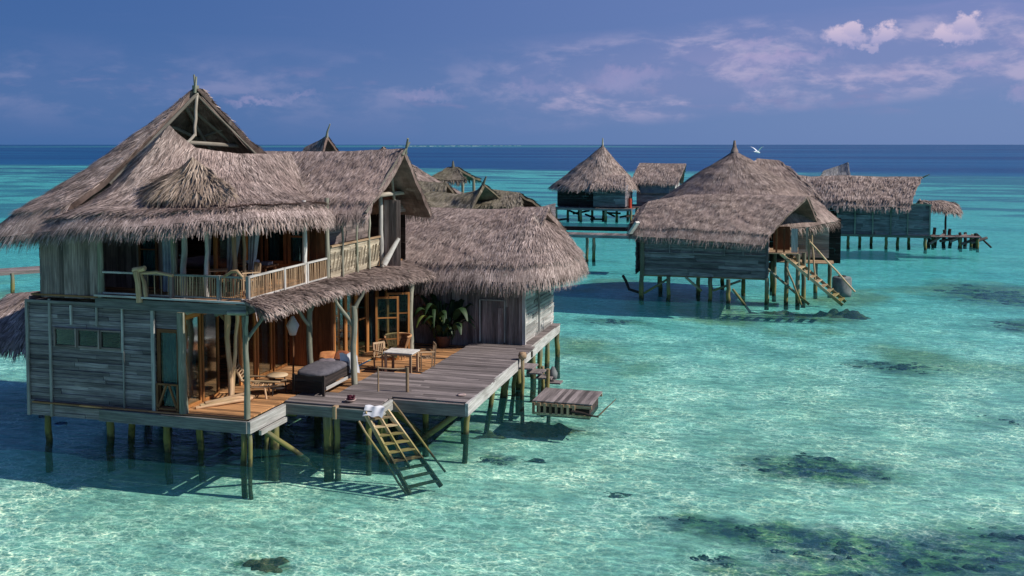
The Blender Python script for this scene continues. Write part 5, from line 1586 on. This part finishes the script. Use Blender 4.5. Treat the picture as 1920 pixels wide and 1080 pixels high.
# ------------------------------------------------------------------ bird
L0 = (-1.5, 38.0, 8.38)
bd = MB()
bd.tube([(0.17, 0, -.04), (.1, 0, -.02), (0, 0, 0), (-.12, 0, .01), (-.24, 0, .01)], [.008, .03, .038, .028, .008], 8)
bd.grid(lambda a, c: Vector((.02 - .04 * c - .10 * c * c + (a - .5) * .10 * (1 - .75 * c), .03 + .30 * c, .03 + .16 * math.sin(c * 1.9))), 3, 8)
bd.grid(lambda a, c: Vector((.02 - .04 * c - .10 * c * c + (.5 - a) * .10 * (1 - .75 * c), -.03 - .30 * c, .03 + .16 * math.sin(c * 1.9))), 3, 8)
bd.grid(lambda a, c: Vector((-.2 - .14 * c, (a - .5) * (.05 + .08 * c), .01)), 3, 3)
bird = xf(bd, L0, R(60)).build('tern', 'white_feather', loc=L0)
tag(bird, 'white tern gliding just below the horizon', 'bird')
xf(MB().tube([(.16, 0, -.035), (.22, 0, -.05)], [.01, .002], 5), L0, R(60)).build('beak', 'black_beak', bird)

# ------------------------------------------------------------------ coral and rocks under water
def lump_mesh(cx, cy, rx, ry, h, z0=-1.0, seed=0, n=40):
    rg = np.random.default_rng(seed)
    ph = rg.random(12) * 6.28

    def f(u, v):
        a = u * 2 * math.pi
        r_ = v
        k = 1 + .22 * math.sin(3 * a + ph[0]) + .15 * math.sin(5 * a + ph[1]) + .1 * math.sin(9 * a + ph[2]) + .08 * math.sin(17 * a + ph[3])
        x, y = rx * r_ * k * math.cos(a), ry * r_ * k * math.sin(a)
        z = h * (1 - r_ ** 2) ** .7 * (0.55 + .45 * math.sin(x * 2.3 + ph[4]) * math.cos(y * 2.9 + ph[5]) + .35 * math.sin(x * 5.1 + ph[6]) * math.sin(y * 6.3 + ph[7]) + .15 * math.sin(x * 13 + ph[8]) * math.sin(y * 12 + ph[9]))
        return Vector((cx + x, cy + y, z0 + max(0, z) + .02))
    return MB().grid(f, n, 14, smooth=True)


def coral_mesh(cx, cy, rx, ry, h, seed):
    """broken low crust: many small knobs whose feet sink in the sand"""
    rg = np.random.default_rng(seed)
    b = MB()
    N_ = int(min(46, max(7, 10 * rx * ry)))
    for _ in range(N_):
        r_ = rg.random() ** .6
        a = rg.random() * 6.28
        x, y = cx + rx * r_ * math.cos(a), cy + ry * r_ * math.sin(a)
        s_ = (.07 + .17 * rg.random()) * (1.15 - .6 * r_) * (1 + .25 * (rx * ry) ** .5)
        hh_ = h * .3 * (1.15 - .8 * r_) * (.4 + .8 * rg.random())
        e = .5 + rg.random() * .7
        ph = rg.random(4) * 6.28

        def f(u, v, x=x, y=y, s_=s_, hh_=hh_, e=e, ph=ph):
            q = u * 2 * math.pi
            k = 1 + .25 * math.sin(3 * q + ph[0]) + .15 * math.sin(5 * q + ph[1])
            return Vector((x + s_ * 1.5 * k * v * math.cos(q), y + s_ * e * k * v * math.sin(q), -.94 + hh_ * (1 - v * v) ** .6 * (1 + .3 * math.sin(q * 4 + ph[2]) * v) + .03 * math.sin(v * 9 + ph[3])))
        b.grid(f, 12, 5, rnd=rg.random())
    return b


CORAL = [(-.55, 30.2, 1.1, .8, .45, 'round dark coral head in the sandy shallows, left one of a close pair'), (1.55, 30.1, 1.3, .55, .42, 'flat dark coral head in the sandy shallows, right one of a close pair'),
         (.5, 31.4, 1.6, .6, .22, 'thin greenish coral fringe above the close pair of heads'),
         (-2.6, 25.3, 1.0, .35, .22, 'narrow coral streak at the left end of the near reef'), (-.9, 25.0, 1.0, .55, .35, 'mottled coral mound in the near reef, left of its middle'),
         (.6, 24.3, 1.5, .8, .45, 'largest olive coral mound in the middle of the near reef'), (3.2, 24.4, 2.0, .9, .45, 'dark coral mound at the right of the near reef'), (-1.7, 22.9, .6, .45, .4, 'small brown coral head at the bottom edge of the near reef'),
         (5.6, 26.4, 1.6, .7, .4, 'coral mound beyond the right end of the near reef'), (4.4, 22.6, 2.4, .8, .45, 'coral mound nearest the camera on the right'), (1.5, 22.6, 1.2, .6, .4, 'green topped coral mound on the near edge of the reef'),
         (4.1, 45.6, 2.3, 1.3, .35, 'pale blue grey coral patch alone in mid lagoon'), (11.8, 69.5, 4.2, 5.0, .5, 'wide purple dark coral field off to the right'), (12.4, 57.5, 3.0, 2.4, .4, 'dark coral patch nearer than the purple coral field'),
         (-9.6, 53.0, 1.8, 1.0, .3, 'thin brown coral strip beyond the bathing platform'), (-8.75, 28.5, .55, .35, .3, 'small dark coral clump off the deck corner'), (-7.6, 28.9, .45, .2, .22, 'tiny coral streak right of the deck corner'),
         (6.9, 37.5, 1.3, .8, .25, 'faint coral patch in open sandy water to the right'), (-4.7, 26.6, .5, .3, .25, 'isolated small coral head left of the near reef')]
for i, (x, y, rx, ry, h, lab) in enumerate(CORAL):
    tag(coral_mesh(x, y, rx, ry, h, 100 + i).build('coral_head', 'coral_rock', loc=(x, y, -.9)), lab, 'coral', 'coral heads in the shallows')
ROCKS = [(-11.55, 19.9, .55, .4, .28, 'dark jagged rock under water at the near left'), (-8.2, 31.9, 1.5, .7, .38, 'brown weedy rock below the bathing platform'), (-9.9, 31.0, .8, .5, .38, 'brown rock among the deck stilts'),
         (-.8, 58.2, 2.6, .9, .22, 'dark rock shelf under the middle villa stairs'), (2.3, 58.2, 1.6, .8, .52, 'reddish rock heap under the grey tank')]
for i, (x, y, rx, ry, h, lab) in enumerate(ROCKS):
    tag(lump_mesh(x, y, rx, ry, h, -1.0, 200 + i).build('rock', 'brown_rock', loc=(x, y, -.9)), lab, 'rock', 'rocks by the stilts')

# ------------------------------------------------------------------ breakers on the far reef
D_ = Vector((-math.sin(a16), math.cos(a16), 0))
T_ = Vector((math.cos(a16), math.sin(a16), 0))
b = MB()
for s0, t0, t1, w_ in [(5200, -620, -180, 60), (6500, -420, 60, 60), (4700, -500, -380, 30)]:
    n_ = 24
    for k in range(n_):
        a0 = t0 + (t1 - t0) * k / n_
        p_ = D_ * (s0 + 25 * math.sin(k * 1.7)) + T_ * a0
        q_ = D_ * (s0 + 25 * math.sin((k + .8) * 1.7)) + T_ * (a0 + (t1 - t0) / n_ * random.uniform(.5, .95))
        b.bar((p_.x, p_.y, .5), (q_.x, q_.y, .5), w_ * random.uniform(.3, 1), .8)
o_ = b.build('surf', 'foam')
o_['kind'] = 'stuff'
